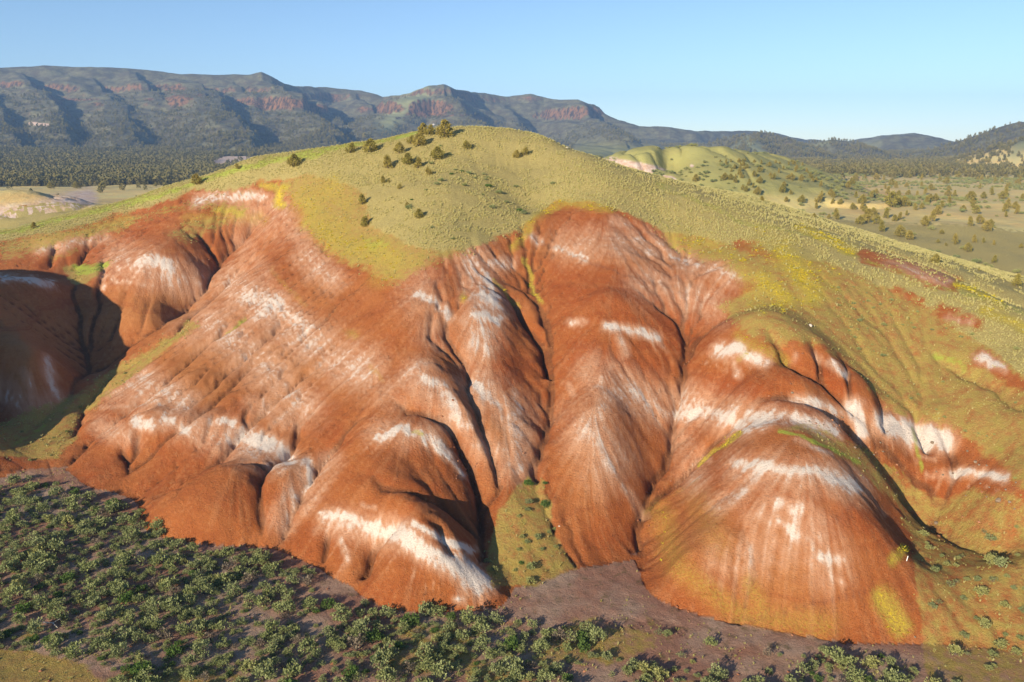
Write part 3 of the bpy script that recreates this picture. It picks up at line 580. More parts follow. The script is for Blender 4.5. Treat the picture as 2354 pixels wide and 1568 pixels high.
def far_height(x, y):
    t = x / y
    Yc = np.interp(t, skt, sk[:, 1]); zc = np.interp(t, skt, sk[:, 2])
    Yb = np.interp(t, [-.7, -.3, 0, .25, .45, .7], [780, 850, 1000, 1300, 1500, 1200])
    plain = flatground(x, y) + mid_relief(x, y)
    # forest slope up to the mountain foot
    zf = np.interp(t, [-.7, -.3, 0, .25, .45], [68, 58, 50, 26, 18]); Ym = Yc - (zc - zf) / .62
    s = np.clip((y - Yb) / np.maximum(Ym - Yb, 50), 0, 1)
    up = (zf + 18) * (.3 * s + .7 * s * s)
    face = np.clip(zc - (np.sqrt((Yc - y) ** 2 + 60. ** 2) - 60) * .62, -50, None); face = np.where(y > Yc, zc - (np.sqrt((Yc - y) ** 2 + 60. ** 2) - 60) * .08, face)
    z = np.maximum(plain + up, face)
    big = sstep(1300, 1900, y)
    rav = fbm(x, y, 420, 4, 61); rav2 = fbm(x + 900, y, 300, 3, 62)
    def spur(P, kl, kr, w0=0):
        nonlocal z
        Q = [at_y(*p) for p in P]; xw = x + 45 * rav; yw = y + 30 * rav2
        for a, b in zip(Q[:-1], Q[1:]):
            dx, dy = b[0] - a[0], b[1] - a[1]; L = dx * dx + dy * dy
            tt = np.clip(((xw - a[0]) * dx + (yw - a[1]) * dy) / L, 0, 1)
            ox, oy = xw - a[0] - tt * dx, yw - a[1] - tt * dy; d = np.hypot(ox, oy)
            side = ox * (-dy) + oy * dx      # >0: left looking from a to b reversed
            right = (dx * oy - dy * ox) > 0
            k = np.where(right, kr, kl)
            d = np.maximum(d - w0, 0) * (1 + .25 * rav)
            zz = a[2] + (b[2] - a[2]) * tt - k * d - .0
            z = np.maximum(z, zz)
    spur([(-140,160,2500),(-60,215,2150),(20,300,1750)], .35, .95, 20)
    spur([(40,160,2700),(90,205,2300),(150,290,1850)], .34, .95, 12)
    spur([(300,160,2820),(345,205,2500),(400,290,2050)], .30, .95, 12)
    spur([(520,174,2890),(575,235,2500),(640,300,2150)], .30, .95, 12)
    spur([(700,200,3080),(760,262,2700),(800,300,2350)], .32, .95, 12)
    spur([(180,162,2780),(250,222,2380),(310,300,1900)], .30, .95, 30)
    spur([(410,175,2840),(455,216,2400),(560,302,1900)], .30, .95, 30)
    spur([(600,172,2880),(688,242,2430),(760,300,2050)], .32, .95, 20)
    spur([(800,212,3150),(850,262,2750),(900,300,2500)], .32, .95, 10)
    spur([(1016,200,2890),(1062,262,2520),(1130,310,2200)], .36, .58, 25)
    spur([(985,206,2880),(900,262,2500),(850,300,2250)], .33, .36, 30)
    spur([(1150,224,3220),(1210,290,2700)], .34, .6, 8)
    spur([(1320,232,3130),(1400,285,2700),(1440,320,2300)], .34, .55, 8)
    spur([(1660,318,2300),(1740,302,2250),(1800,316,2200),(1850,345,1900)], .42, .45, 5)
    spur([(1740,303,2250),(1690,345,1900)], .42, .45, 5)
    spur([(1850,330,2250),(1900,322,2250),(1960,328,2250),(2000,350,1950)], .42, .45, 5)
    spur([(2050,311,2700),(2110,306,2700),(2160,318,2650),(2200,330,2600)], .35, .4, 5)
    spur([(2250,330,2100),(2310,297,2000),(2360,276,1900),(2500,250,1800)], .36, .5, 5)
    spur([(2353,318,1350),(2420,295,1300),(2500,280,1300)], .38, .5, 5)
    # rim rock: terraces
    amp = sstep(90, 130, z) * sstep(1500, 2000, y)
    ph = z + 14 * rav
    c1 = sstep(0, 1, np.clip((ph - 168) / 10, 0, 1)) * 42 - 42 * np.clip((ph - 130) / 80, 0, 1)
    c2 = sstep(0, 1, np.clip((ph - 226) / 8, 0, 1)) * 22 - 22 * np.clip((ph - 205) / 44, 0, 1)
    tr = ((ph / 19) % 1); c3 = 5.0 * (sstep(.5, .75, tr) - tr)
    msk = sstep(-.35, .1, fbm(x, y, 300, 2, 66) )
    crest_keep = 1 - .8 * sstep(.75, 1, np.clip(1 - np.abs(y - Yc) / 300, 0, 1))
    z = z + amp * (c1 * msk + c2 + c3) * crest_keep
    z = z + big * (2.5 * fbm(x, y, 60, 4, 63) * 1.5 - 7 * np.clip(1 - np.abs(fbm(x, y, 170, 3, 64)) * 3.5, 0, 1) * crest_keep)
    z = z + 0 * rav2
    return z, Yc
ZF, YC = far_height(XF, YF)
dr = np.gradient(ZF, axis=0) / np.gradient(rf, axis=0); da = np.gradient(ZF, axis=1) / (rf * (af[0, 1] - af[0, 0])); GMF = np.hypot(dr, da)
PFX, PFY = proj(XF, YF, ZF)
mount = (YF > np.interp(XF / YF, [-.7, -.3, 0, .25, .45, .7], [1250, 1300, 1400, 1600, 1600, 1100]))
WPX = PFX + 5 * fbm(XF, YF, 60, 3, 51); WPY = PFY + 3 * fbm(XF, YF, 60, 3, 53)
fRock = sstep(.62, 1.0, GMF) * (YF > 1500) * sstep(80, 140, ZF)
fPale = np.zeros_like(XF); fGrass = np.zeros_like(XF); fRed = np.zeros_like(XF); fGreen = np.zeros_like(XF)
for pts, r, s in [([(500,378),(560,352),(620,342),(640,365)],16,1.0),([(560,370),(600,362)],14,.8),([(615,332),(640,330),(670,334)],5,.8),([(690,330),(740,328)],6,.7),([(70,283),(110,290)],5,.8),
   ([(1395,372),(1440,380),(1500,392),(1540,404)],13,1.0),([(1430,392),(1480,400),(1560,414)],10,1.0),([(1590,380),(1605,388)],5,.8),([(1690,430),(1760,436)],6,.4),([(2330,390),(2353,392)],5,.6),
   ([(-50,500),(60,485),(200,455)],34,.7),([(100,515),(200,500),(300,470)],20,.55)]:
    def stroke_far(M): pass
    xs = [p[0] for p in pts]; ys = [p[1] for p in pts]; m = r * 2.2 + 2
    sel = np.nonzero((WPX > min(xs) - m) & (WPX < max(xs) + m) & (WPY > min(ys) - m) & (WPY < max(ys) + m) & (YF < 1500)) if r > 5 else np.nonzero((WPX > min(xs) - m) & (WPX < max(xs) + m) & (WPY > min(ys) - m) & (WPY < max(ys) + m))
    stroke_ok = len(sel[0]) > 0
    if stroke_ok: stroke(fPale, pts, r, s)
for pts, r, s in [([(890,290),(920,245),(970,215)],22,.9),([(1720,330),(1750,350)],12,.8),([(1680,345),(1720,315)],5,.7),([(1850,345),(1900,330)],9,.6),([(1990,335),(2020,330)],8,.5),([(2330,350),(2353,335)],14,.8)]: stroke(fGrass, pts, r, s)
for pts, r, s in [([(110,232),(180,228),(250,240)],11,.9),([(330,232),(400,222),(460,218)],13,1.0),([(575,248),(640,245),(690,236)],12,.8),([(880,278),(950,266),(1050,262)],10,1.0),([(1060,265),(1120,275)],8,.9),([(1750,312),(1800,325),(1840,345)],14,.6),([(2110,320),(2170,325)],10,.6),([(2250,320),(2330,300),(2353,300)],14,.5),([(340,270),(420,262)],14,.5),([(1120,215),(1230,222)],5,.4),([(700,262),(740,270)],8,.5),([(490,205),(560,215)],8,.35),([(120,205),(300,200)],4,.5)]: stroke(fRed, pts, r, s)
for pts, r, s in [([(1340,350),(1500,358),(1600,385),(1680,430),(1750,450)],22,.9),([(1450,350),(1560,352)],8,.8)]: stroke(fGreen, pts, r, s)
fPale *= ((YF < 1500) | (PFY < 295)) * np.where((XF > 0) & (YF < 700), sstep(.3, .5, GMF), 1)
fGreen = np.maximum(fGreen, sstep(19, 27, ZF) * (YF < 700) * (XF > 10))
fRed *= sstep(.34, .56, GMF) * .85 + .15; fRed = np.maximum(fRed, fRock * .7)

def far_material():
    m, n, b = new_mat('far_land'); N = NB(n)
    P_, G_, R_, Gr_ = N.attr('far_a'); M_, a1, a2, a3 = N.attr('far_b')
    pos = N.node('ShaderNodeNewGeometry').outputs['Position']
    n1 = N.noise(.006, 5, .6, pos); n2 = N.noise(.035, 6, .7, pos); n3 = N.noise(.25, 4, .7, pos)
    plain = N.mix(N.ramp(n2, .4, .6), (.60, .44, .17), (.54, .45, .18))
    plain = N.mix(N.math('MULTIPLY', N.ramp(n3, .5, .68), .5), plain, (.44, .42, .20))
    plain = N.mix(N.math('MULTIPLY', N.ramp(n1, .5, .65), .35), plain, (.34, .16, .06))
    hill = N.mix(N.ramp(n2, .4, .62), (.09, .07, .042), (.175, .16, .085))
    hill = N.mix(N.math('MULTIPLY', N.ramp(n3, .45, .6), .6), hill, (.05, .06, .03))
    col = N.mix(M_, plain, hill)
    col = N.mix(G_, col, (.24, .25, .12))
    col = N.mix(N.math('MULTIPLY', Gr_, .8), col, (.24, .24, .075))
    mp = N.node('ShaderNodeMapping'); N.link(pos, mp.inputs[0]); mp.inputs['Scale'].default_value = (1, 1, .12); nr = N.noise(.09, 5, .75, mp.outputs[0])
    rock = N.mix(N.ramp(nr, .42, .58), (.03, .022, .016), (.20, .10, .045))
    col = N.mix(N.ramp(N.math('ADD', R_, N.math('MULTIPLY', N.math('SUBTRACT', n3, .5), N.math('MULTIPLY', R_, 1.5))), .3, .7), col, rock)
    pale = N.mix(N.ramp(n3, .35, .7), (.42, .28, .20), (.60, .50, .43))
    col = N.mix(N.ramp(N.math('ADD', P_, N.math('MULTIPLY', N.math('SUBTRACT', n2, .5), N.math('MULTIPLY', P_, 1.2))), .25, .7), col, pale)
    n.links.new(col, b.inputs['Base Color'])
    bm = N.bump(n3, 1.2, .6); n.links.new(bm, b.inputs['Normal'])
    return m
MF = far_material()
FA = {'far_a': (fPale, fGrass, fRed, fGreen), 'far_b': (sstep(0, 1, mount.astype(float)) * 1.0, mount * 0., mount * 0., mount * 0.)}
blurM = blur(mount.astype(float), 6); FA['far_b'] = (blurM, blurM, blurM, blurM)
structure(grid_mesh('plain', XF, YF, ZF, MF, ~mount[:-1, :-1], FA))
structure(grid_mesh('mountains', XF, YF, ZF, MF, mount[:-1, :-1], FA))
print('far', time.time() - T0)
# ---------------------------------------------------------------- vegetation kit
def mesh_from(name, V, F, mat, tone=None):
    me = bpy.data.meshes.new(name); V = np.asarray(V, np.float32).reshape(-1, 3); F = np.asarray(F, np.int32).reshape(-1, 3)
    me.vertices.add(len(V)); me.vertices.foreach_set('co', V.ravel())
    me.loops.add(len(F) * 3); me.loops.foreach_set('vertex_index', F.ravel())
    me.polygons.add(len(F)); me.polygons.foreach_set('loop_start', (np.arange(len(F)) * 3).astype(np.int32))
    me.update(calc_edges=True)
    if tone is not None:
        a = me.attributes.new('tone', 'FLOAT', 'POINT'); a.data.foreach_set('value', np.asarray(tone, np.float32))
    me.materials.append(mat); return me
def leaf_mat(name, c1, c2, c3, trans=.25):
    m, n, b = new_mat(name); N = NB(n)
    at = N.node('ShaderNodeAttribute', attribute_name='tone'); oi = N.node('ShaderNodeObjectInfo')
    c = N.mix(at.outputs['Fac'], c1, c2); c = N.mix(N.math('MULTIPLY', oi.outputs['Random'], .55), c, c3)
    n.links.new(c, b.inputs['Base Color']); b.inputs['Roughness'].default_value = .75
    if trans:
        tr = N.node('ShaderNodeBsdfTranslucent'); n.links.new(c, tr.inputs[0]); mx = N.node('ShaderNodeMixShader'); mx.inputs[0].default_value = trans
        out = [q for q in n.nodes if q.type == 'OUTPUT_MATERIAL'][0]
        n.links.new(b.outputs[0], mx.inputs[1]); n.links.new(tr.outputs[0], mx.inputs[2]); n.links.new(mx.outputs[0], out.inputs[0])
    return m
M_silver = leaf_mat('silver_sage_leaf', (.15, .175, .07), (.36, .39, .18), (.26, .29, .09))
M_yellow = leaf_mat('yellow_sage_leaf', (.24, .25, .07), (.42, .40, .16), (.28, .30, .12))
M_green = leaf_mat('fresh_green_leaf', (.07, .12, .025), (.14, .23, .045), (.12, .17, .05))
M_grey = leaf_mat('dry_grey_twig', (.17, .13, .09), (.30, .235, .17), (.22, .20, .13))
M_jun = leaf_mat('juniper_leaf', (.13, .12, .025), (.36, .30, .06), (.36, .27, .07), .15)
M_junf = leaf_mat('far_juniper_leaf', (.07, .07, .022), (.21, .19, .06), (.23, .18, .06), .1)
M_grass = leaf_mat('dry_grass', (.46, .39, .15), (.70, .62, .29), (.46, .44, .16), .3)
M_grassg = leaf_mat('green_grass', (.34, .31, .08), (.56, .50, .16), (.46, .40, .15), .3)
M_bark, _n, _b = new_mat('grey_brown_bark'); _N = NB(_n); _n.links.new(_N.mix(_N.noise(8), (.10, .07, .05), (.20, .16, .12)), _b.inputs[0])

def leaves(centres, per, size, spread, r, up=.5, aspect=.45):
    """small triangular sprays round every centre; tone says which are lighter tips"""
    V, F, T = [], [], []
    for (cx, cy, cz, cr) in centres:
        c = np.array([cx, cy, cz])
        for _ in range(per):
            d = r.normal(size=3); d /= np.linalg.norm(d); q = c + d * cr * r.random() ** .4 * spread
            g = d + np.array([0, 0, up]) + r.normal(size=3) * .35; g /= np.linalg.norm(g)
            sd = np.cross(g, r.normal(size=3)); sd /= np.linalg.norm(sd) + 1e-6
            L = size * (.6 + .8 * r.random()); k = len(V)
            V += [q - sd * L * aspect, q + sd * L * aspect, q + g * L]; F.append((k, k + 1, k + 2)); t = r.random(); T += [t * .7, t * .7, min(1, t * .7 + .3)]
    return V, F, T
def limb(V, F, a, b, ra, rb, n=4):
    a, b = np.array(a, float), np.array(b, float); d = b - a; d /= np.linalg.norm(d) + 1e-9
    u = np.cross(d, [0.3, .9, .2]); u /= np.linalg.norm(u); v = np.cross(d, u); k = len(V)
    for p, rr_ in ((a, ra), (b, rb)):
        for i in range(n):
            an = 2 * math.pi * i / n; V.append(p + (u * math.cos(an) + v * math.sin(an)) * rr_)
    for i in range(n):
        j = (i + 1) % n; F.append((k + i, k + j, k + n + j)); F.append((k + i, k + n + j, k + n + i))
def sage(seed, mat, twiggy=False, low=1.0):
    r = np.random.default_rng(seed); V, F = [], []; cs = []
    n = 11 + int(r.integers(0, 7))
    for i in range(n):
        an = r.random() * 6.283; rad = .55 * math.sqrt(r.random()); h = (.78 - .75 * rad * rad / .3 * .5) * (.65 + .4 * r.random()) * low
        p = (math.cos(an) * rad, math.sin(an) * rad, max(.16, h)); mid = (p[0] * .5, p[1] * .5, p[2] * .35)
        limb(V, F, (p[0] * .1, p[1] * .1, -.05), mid, .03, .02, 3); limb(V, F, mid, p, .02, .008, 3); cs.append((*p, .15 + .10 * r.random()))
        if twiggy:
            for _ in range(5):
                e = np.array(p) + r.normal(size=3) * .16 + np.array([0, 0, .08]); limb(V, F, p, e, .009, .003, 3)
    stem = mesh_from('stem_mesh', V, F, M_bark)
    LV, LF, LT = leaves(cs, 9 if twiggy else 30, .13, 1.25, r, .9)
    return mesh_from('foliage_mesh', LV, LF, mat, LT), stem
def juniper(seed, mat, per=34, blobs=30, shape=0):
    r = np.random.default_rng(seed); V, F = [], []; cs = []
    lean = r.normal(size=2) * .04
    limb(V, F, (0, 0, -.06), (lean[0], lean[1], .3), .035, .025, 5); limb(V, F, (lean[0], lean[1], .3), (lean[0] * 2, lean[1] * 2, .85), .025, .008, 4)
    for i in range(blobs):
        t = (i + .5) / blobs; z = .12 + .80 * t
        w_ = (.44 * math.sin(math.pi * min(1, .18 + .82 * t) ** .8) + .05) if shape == 0 else (.30 * (1.03 - t) ** .6 + .02)
        an = i * 2.4 + r.normal() * .4; rad = w_ * (.45 + .5 * r.random())
        p = (math.cos(an) * rad + lean[0] * t * 2, math.sin(an) * rad + lean[1] * t * 2, z + r.normal() * .02); cs.append((*p, .085 + .06 * r.random()))
        if i % 2 == 0: limb(V, F, (lean[0] * t * 2, lean[1] * t * 2, z - .08), p, .014, .005, 3)
    trunk = mesh_from('trunk_mesh', V, F, M_bark)
    LV, LF, LT = leaves(cs, per, .075, 1.2, r, .8, .55)
    return mesh_from('crown_mesh', LV, LF, mat, LT), trunk
def tussock(seed, mat, n=16, h=.5, w_=.28):
    r = np.random.default_rng(seed); V, F, T = [], [], []
    for i in range(n):
        an = r.random() * 6.283; rad = w_ * r.random(); b = np.array([math.cos(an) * rad * .6, math.sin(an) * rad * .6, -.03]); e = np.array([math.cos(an) * (rad + .16), math.sin(an) * (rad + .16), h * (.6 + .5 * r.random())])
        s_ = np.array([-math.sin(an), math.cos(an), 0]) * .07; k = len(V); V += [b - s_, b + s_, e]; F.append((k, k + 1, k + 2)); T += [.1, .1, .9]
    return mesh_from('tussock_mesh', V, F, mat, T)

# heights for anything that stands on the land
HN = Z2; HF = ZF
def ground_at(x, y):
    x = np.atleast_1d(np.asarray(x, float)); y = np.atleast_1d(np.asarray(y, float)); r_ = np.hypot(x, y)
    zn = samp(HN, x, y); rf0, rf1 = rf[0, 0], rf[-1, 0]
    u = np.clip(np.log(np.maximum(r_, rf0) / rf0) / math.log(rf1 / rf0) * (rf.shape[0] - 1), 0, rf.shape[0] - 1.001); v = np.clip((np.arctan2(x, y) - af[0, 0]) / (af[0, 1] - af[0, 0]), 0, rf.shape[1] - 1.001)
    i = u.astype(int); j = v.astype(int); u = u - i; v = v - j
    zf_ = (HF[i, j] * (1 - u) + HF[i + 1, j] * u) * (1 - v) + (HF[i, j + 1] * (1 - u) + HF[i + 1, j + 1] * u) * v
    return np.where(r_ < 414, zn, zf_)
def cast_px(px, py, y0=44, y1=5000):
    d = raydir(px, py); ys = y0 * (y1 / y0) ** np.linspace(0, 1, 5000); xs = d[0] / d[1] * ys; zr = CAM_Z + d[2] / d[1] * ys
    zt = ground_at(xs, ys); h = np.nonzero(zr <= zt + .02)[0]; i = h[0] if len(h) else len(ys) - 1
    return np.array([xs[i], ys[i], zt[i]])
def visible(x, y, z):
    """is the point in the frame and not behind the hill (coarse march)"""
    px, py = proj(x, y, z); ok = (px > -20) & (px < 2373) & (py < 1590) & (py > 0)
    for k in np.linspace(.3, .985, 60):
        ok &= ground_at(x * k, y * k) < CAM_Z + (z + 1.5 - CAM_Z) * k + 1.0
    return ok

def put(name, me, parent=None):
    o = bpy.data.objects.new(name, me); C.objects.link(o)
    if parent is not None: o.parent = parent
    return o
def scatter(name, label, cat, P, rotz, scl, idx, sources, tilt=None):
    """stuff: points that carry copies of real plants' meshes"""
    me = bpy.data.meshes.new(name); P = np.asarray(P, np.float32); me.vertices.add(len(P)); me.vertices.foreach_set('co', P.ravel())
    a = me.attributes.new('rz', 'FLOAT', 'POINT'); a.data.foreach_set('value', np.asarray(rotz, np.float32))
    a = me.attributes.new('sc', 'FLOAT_VECTOR', 'POINT'); sc3 = np.asarray(scl, np.float32); sc3 = np.repeat(sc3[:, None], 3, 1) if sc3.ndim == 1 else sc3; a.data.foreach_set('vector', sc3.ravel())
    a = me.attributes.new('ix', 'INT', 'POINT'); a.data.foreach_set('value', np.asarray(idx, np.int32))
    o = put(name, me); o['kind'] = 'stuff'; o['label'] = label; o['category'] = cat
    g = bpy.data.node_groups.new(name + '_scatter', 'GeometryNodeTree'); g.interface.new_socket('Geometry', in_out='INPUT', socket_type='NodeSocketGeometry'); g.interface.new_socket('Geometry', in_out='OUTPUT', socket_type='NodeSocketGeometry')
    gi = g.nodes.new('NodeGroupInput'); go = g.nodes.new('NodeGroupOutput'); iop = g.nodes.new('GeometryNodeInstanceOnPoints'); jn = g.nodes.new('GeometryNodeJoinGeometry')
    for src in reversed(sources):
        j2 = g.nodes.new('GeometryNodeJoinGeometry')
        for ob in src:
            oi = g.nodes.new('GeometryNodeObjectInfo'); oi.inputs[0].default_value = ob; g.links.new(oi.outputs['Geometry'], j2.inputs[0])
        gti = g.nodes.new('GeometryNodeGeometryToInstance'); g.links.new(j2.outputs[0], gti.inputs[0]); g.links.new(gti.outputs[0], jn.inputs[0])
    def at_(nm, ty):
        q = g.nodes.new('GeometryNodeInputNamedAttribute'); q.data_type = ty; q.inputs[0].default_value = nm; return q.outputs[0]
    cx = g.nodes.new('ShaderNodeCombineXYZ'); g.links.new(at_('rz', 'FLOAT'), cx.inputs[2])
    g.links.new(gi.outputs[0], iop.inputs['Points']); g.links.new(jn.outputs[0], iop.inputs['Instance']); iop.inputs['Pick Instance'].default_value = True
    g.links.new(at_('ix', 'INT'), iop.inputs['Instance Index']); g.links.new(cx.outputs[0], iop.inputs['Rotation']); g.links.new(at_('sc', 'FLOAT_VECTOR'), iop.inputs['Scale'])
    g.links.new(iop.outputs[0], go.inputs[0])
    md = o.modifiers.new('scatter', 'NODES'); md.node_group = g
    return o

LAND = [('dark rounded knoll', 500, 1230), ('greenish valley mouth', 60, 1040), ('small red foot lobes', 240, 1110), ('white ridge', 1000, 1330), ('red foot lobe', 960, 1380),
        ('green fan', 1230, 1240), ('central red lobe', 1410, 1290), ('gully left of the dome', 1480, 1260), ('tyre tracks', 1500, 1430), ('big dome foot', 1740, 1435),
        ('yellow flower patch', 2050, 1430), ('lower right wash', 2100, 1500), ('boulder slope', 2240, 1160), ('bottom left grassy bank', 130, 1530), ('rilled foot slope', 700, 1290), ('red dome corner', 2095, 1260),
        ('white banded fins', 2120, 1000), ('sunny right slope', 2200, 850), ('right picture edge', 2340, 1400), ('left picture edge', 15, 1300), ('lower left picture edge', 15, 1420), ('bottom edge left part', 450, 1560), ('bottom edge below the red lobe', 850, 1560), ('bottom edge below the fan', 1230, 1560), ('bottom edge below the tracks', 1550, 1560), ('bottom edge below the dome', 1900, 1560), ('middle of the dense scrub', 400, 1400), ('right half of the scrub', 820, 1470), ('dark scrub gap', 220, 1300)]
def ordinals(n):
    return {1: [''], 2: ['left one of the two', 'right one of the two'], 3: ['leftmost of three', 'middle of three', 'rightmost of three']}.get(n, None)
def label_all(items, noun, group):
    """items: list of dict(o, px, py, size, tone); gives each a label that tells it from the others"""
    d = {}
    for it in items: d.setdefault(it['stem'], []).append(it)
    NUM = ['first', 'second', 'third', 'fourth', 'fifth', 'sixth', 'seventh', 'eighth', 'ninth', 'tenth', 'eleventh', 'twelfth']
    for st, L in d.items():
        L.sort(key=lambda q: q['px']); n = len(L); od = ordinals(n)
        for k, it in enumerate(L):
            if n == 1: lab = st
            elif od: lab = st + ', ' + od[k]
            elif n <= 24: lab = st + ', ' + (NUM[k] + ' from the left' if k < 12 else NUM[n - 1 - k] + ' from the right')
            else: lab = st
            it['o']['label'] = lab; it['o']['group'] = group
def landmark(px, py, table):
    return min(table, key=lambda q: (q[1] - px) ** 2 + ((q[2] - py) * 1.3) ** 2)[0]

# ---------------------------------------------------------------- sagebrush
def inpoly(px, py, pts):
    ins = np.zeros(np.shape(px), bool)
    for k in range(len(pts)):
        x0, y0 = pts[k]; x1, y1 = pts[(k + 1) % len(pts)]
        if y0 != y1: ins ^= ((y0 > py) != (y1 > py)) & (px < (x1 - x0) * (py - y0) / (y1 - y0) + x0)
    return ins
FLAT_EDGE = [(-400,1085),(0,1098),(150,1112),(270,1160),(370,1190),(440,1262),(590,1262),(700,1300),(800,1372),(900,1405),(1080,1415),(1300,1432),(1500,1450),(1700,1466),(1900,1500),(2080,1505),(2120,1560),(2150,1750),(-400,1750)]
kit = [sage(1, M_silver), sage(2, M_silver), sage(3, M_silver), sage(4, M_silver), sage(5, M_yellow, low=.8), sage(6, M_yellow, low=.8), sage(7, M_green, low=.7), sage(8, M_grey, True), sage(9, M_silver, True)]
TONE = ['silver green', 'silver green', 'silver green', 'silver green', 'yellowish', 'yellowish', 'bright green', 'dry grey', 'grey twiggy']
B = []   # x,y,scale,kind,height factor
def fill(n, xr, yr, fn, dens, kinds, s0, s1, gap):
    got = []; cell = {}
    x = rng.uniform(*xr, n); y = rng.uniform(*yr, n); z = ground_at(x, y); px, py = proj(x, y, z)
    keep = fn(px, py, x, y) & (rng.random(n) < dens(px, py, x, y)); x, y, px, py = x[keep], y[keep], px[keep], py[keep]
    for i in range(len(x)):
        s_ = s0 + (s1 - s0) * rng.random() ** 2.0; g_ = gap * s_; c = (int(x[i] // 3), int(y[i] // 3)); bad = False
        for a in (-1, 0, 1):
            for b in (-1, 0, 1):
                for (qx, qy, qs) in cell.get((c[0] + a, c[1] + b), ()):
                    if (qx - x[i]) ** 2 + (qy - y[i]) ** 2 < (g_ * .5 + gap * qs * .5) ** 2: bad = True
        if bad: continue
        cell.setdefault(c, []).append((x[i], y[i], s_)); B.append((x[i], y[i], s_, rng.choice(kinds)))
def nz(x, y, sc, sd): return fbm(x, y, sc, 3, sd)
fill(22000, (-95, 60), (52, 128), lambda px, py, x, y: inpoly(px, py, FLAT_EDGE) & ~inpoly(px, py, [(-300,1488),(60,1500),(200,1530),(300,1620),(300,1800),(-300,1800)]), lambda px, py, x, y: np.clip(.95 - px / 3600 + .9 * nz(x, y, 9, 77), .08, 1) * sstep(-5, 60, py - np.interp(px, [p[0] for p in FLAT_EDGE[:-2]], [p[1] for p in FLAT_EDGE[:-2]])) ** .5,
     [0, 1, 2, 3, 0, 1, 2, 3, 0, 1, 2, 3, 8, 7, 6, 4], .40, 1.65, .86)
FAN = [(1210,1100),(1255,1110),(1280,1220),(1335,1300),(1230,1340),(1125,1335),(1115,1260),(1150,1180)]
fill(500, (-5, 15), (80, 110), lambda px, py, x, y: inpoly(px, py, FAN), lambda px, py, x, y: .3, [4, 5, 0, 6, 5], .5, 1.1, 1.2)
fill(900, (35, 95), (56, 108), lambda px, py, x, y: inpoly(px, py, [(2130,1540),(2110,1270),(2060,1150),(2150,1130),(2353,1180),(2500,1700),(2150,1750)]), lambda px, py, x, y: np.clip(.45 + .8 * nz(x, y, 8, 78), .03, 1), [4, 5, 0, 1, 8, 4, 5], .5, 1.6, 1.3)
fill(2600, (45, 140), (80, 150), lambda px, py, x, y: inpoly(px, py, [(1900,640),(2150,700),(2400,820),(2500,1150),(2353,1120),(2200,985),(2050,930),(1950,800)]), lambda px, py, x, y: np.clip(.22 + .9 * nz(x, y, 10, 79), .02, 1), [4, 5, 4, 5, 0], .3, .75, 2.0)
fill(160, (-110, -60), (105, 180), lambda px, py, x, y: inpoly(px, py, [(0,1070),(0,1000),(200,890),(300,830),(420,750),(280,880),(180,980),(120,1090)]), lambda px, py, x, y: .35, [4, 5, 6], .4, .8, 2)
fill(1200, (-70, 60), (150, 235), lambda px, py, x, y: inpoly(px, py, [(870,430),(1000,320),(1200,330),(1280,420),(1170,530),(1000,560),(880,520)]), lambda px, py, x, y: np.clip(.15 + .6 * nz(x, y, 14, 80), .01, 1), [0, 1, 2, 0, 6], .6, 1.3, 2.2)
B = np.array(B); bz = ground_at(B[:, 0], B[:, 1]); bpx, bpy_ = proj(B[:, 0], B[:, 1], bz)
dist = np.sqrt(B[:, 0] ** 2 + B[:, 1] ** 2 + (CAM_Z - bz) ** 2); app = B[:, 2] / dist * ((bpx > -5) & (bpx < 2358) & (bpy_ < 1575)) * visible(B[:, 0], B[:, 1], bz)
order = list(np.argsort(-app)); top = order[:300]
for k in range(9):
    if not any(int(B[q][3]) == k for q in top):
        q = next(q for q in order[300:] if int(B[q][3]) == k); order.remove(q); order.insert(299 - k, q)
order = np.array(order); print('bushes', len(B), time.time() - T0)
src = {}; items = []
for q in order[:300]:
    x, y, s_, k = B[q]; k = int(k)
    o = bpy.data.objects.new('sagebrush', None); C.objects.link(o); o.empty_display_size = .2
    f = put('foliage', kit[k][0], o); st = put('stem', kit[k][1], o); src.setdefault(k, (f, st))
    o.location = (x, y, bz[q] - .03); o.rotation_euler = (rng.normal() * .06, rng.normal() * .06, rng.random() * 6.28); o.scale = (s_, s_, s_ * (.85 + .35 * rng.random()))
    o['category'] = 'shrub'
    size = 'large' if s_ > 1.4 else 'mid-sized' if s_ > 1.2 else 'small'
    px, py = float(bpx[q]), float(bpy_[q]); lm = landmark(px, py, LAND)
    rel = 'in' if 'scrub' in lm else 'beside' if 'edge' not in lm else 'near'
    items.append(dict(o=o, px=px, py=py, stem=f'{size} {TONE[k]} sagebrush {rel} the {lm}'))
label_all(items, 'sagebrush', 'sagebrush shrubs on the flat and valley floors')
for it in items:
    if len(it['o']['label'].split()) > 16: it['o']['label'] = it['o']['label'].replace('mid-sized ', '').replace('left one of the two', 'left one').replace('right one of the two', 'right one').replace('beside the ', 'by the ')
for k in range(len(kit)):
    assert k in src, k
rest = order[300:]
n = 26000; qx = rng.uniform(60, 560, n); qy = rng.uniform(270, 900, n); qp, qq = proj(qx, qy, ground_at(qx, qy))
kq = (qp > 1500) & (qp < 2450) & (rng.random(n) < np.clip(.12 + 1.1 * fbm(qx, qy, 50, 3, 141), .01, 1)); qx, qy = qx[kq], qy[kq]; n = len(qx); bz = np.concatenate([bz, ground_at(qx, qy)]); rest = np.concatenate([rest, np.arange(len(B), len(B) + n)])
B = np.concatenate([B, np.stack([qx, qy, rng.uniform(1.2, 2.6, n), rng.choice([0, 4, 5], n)], -1)])
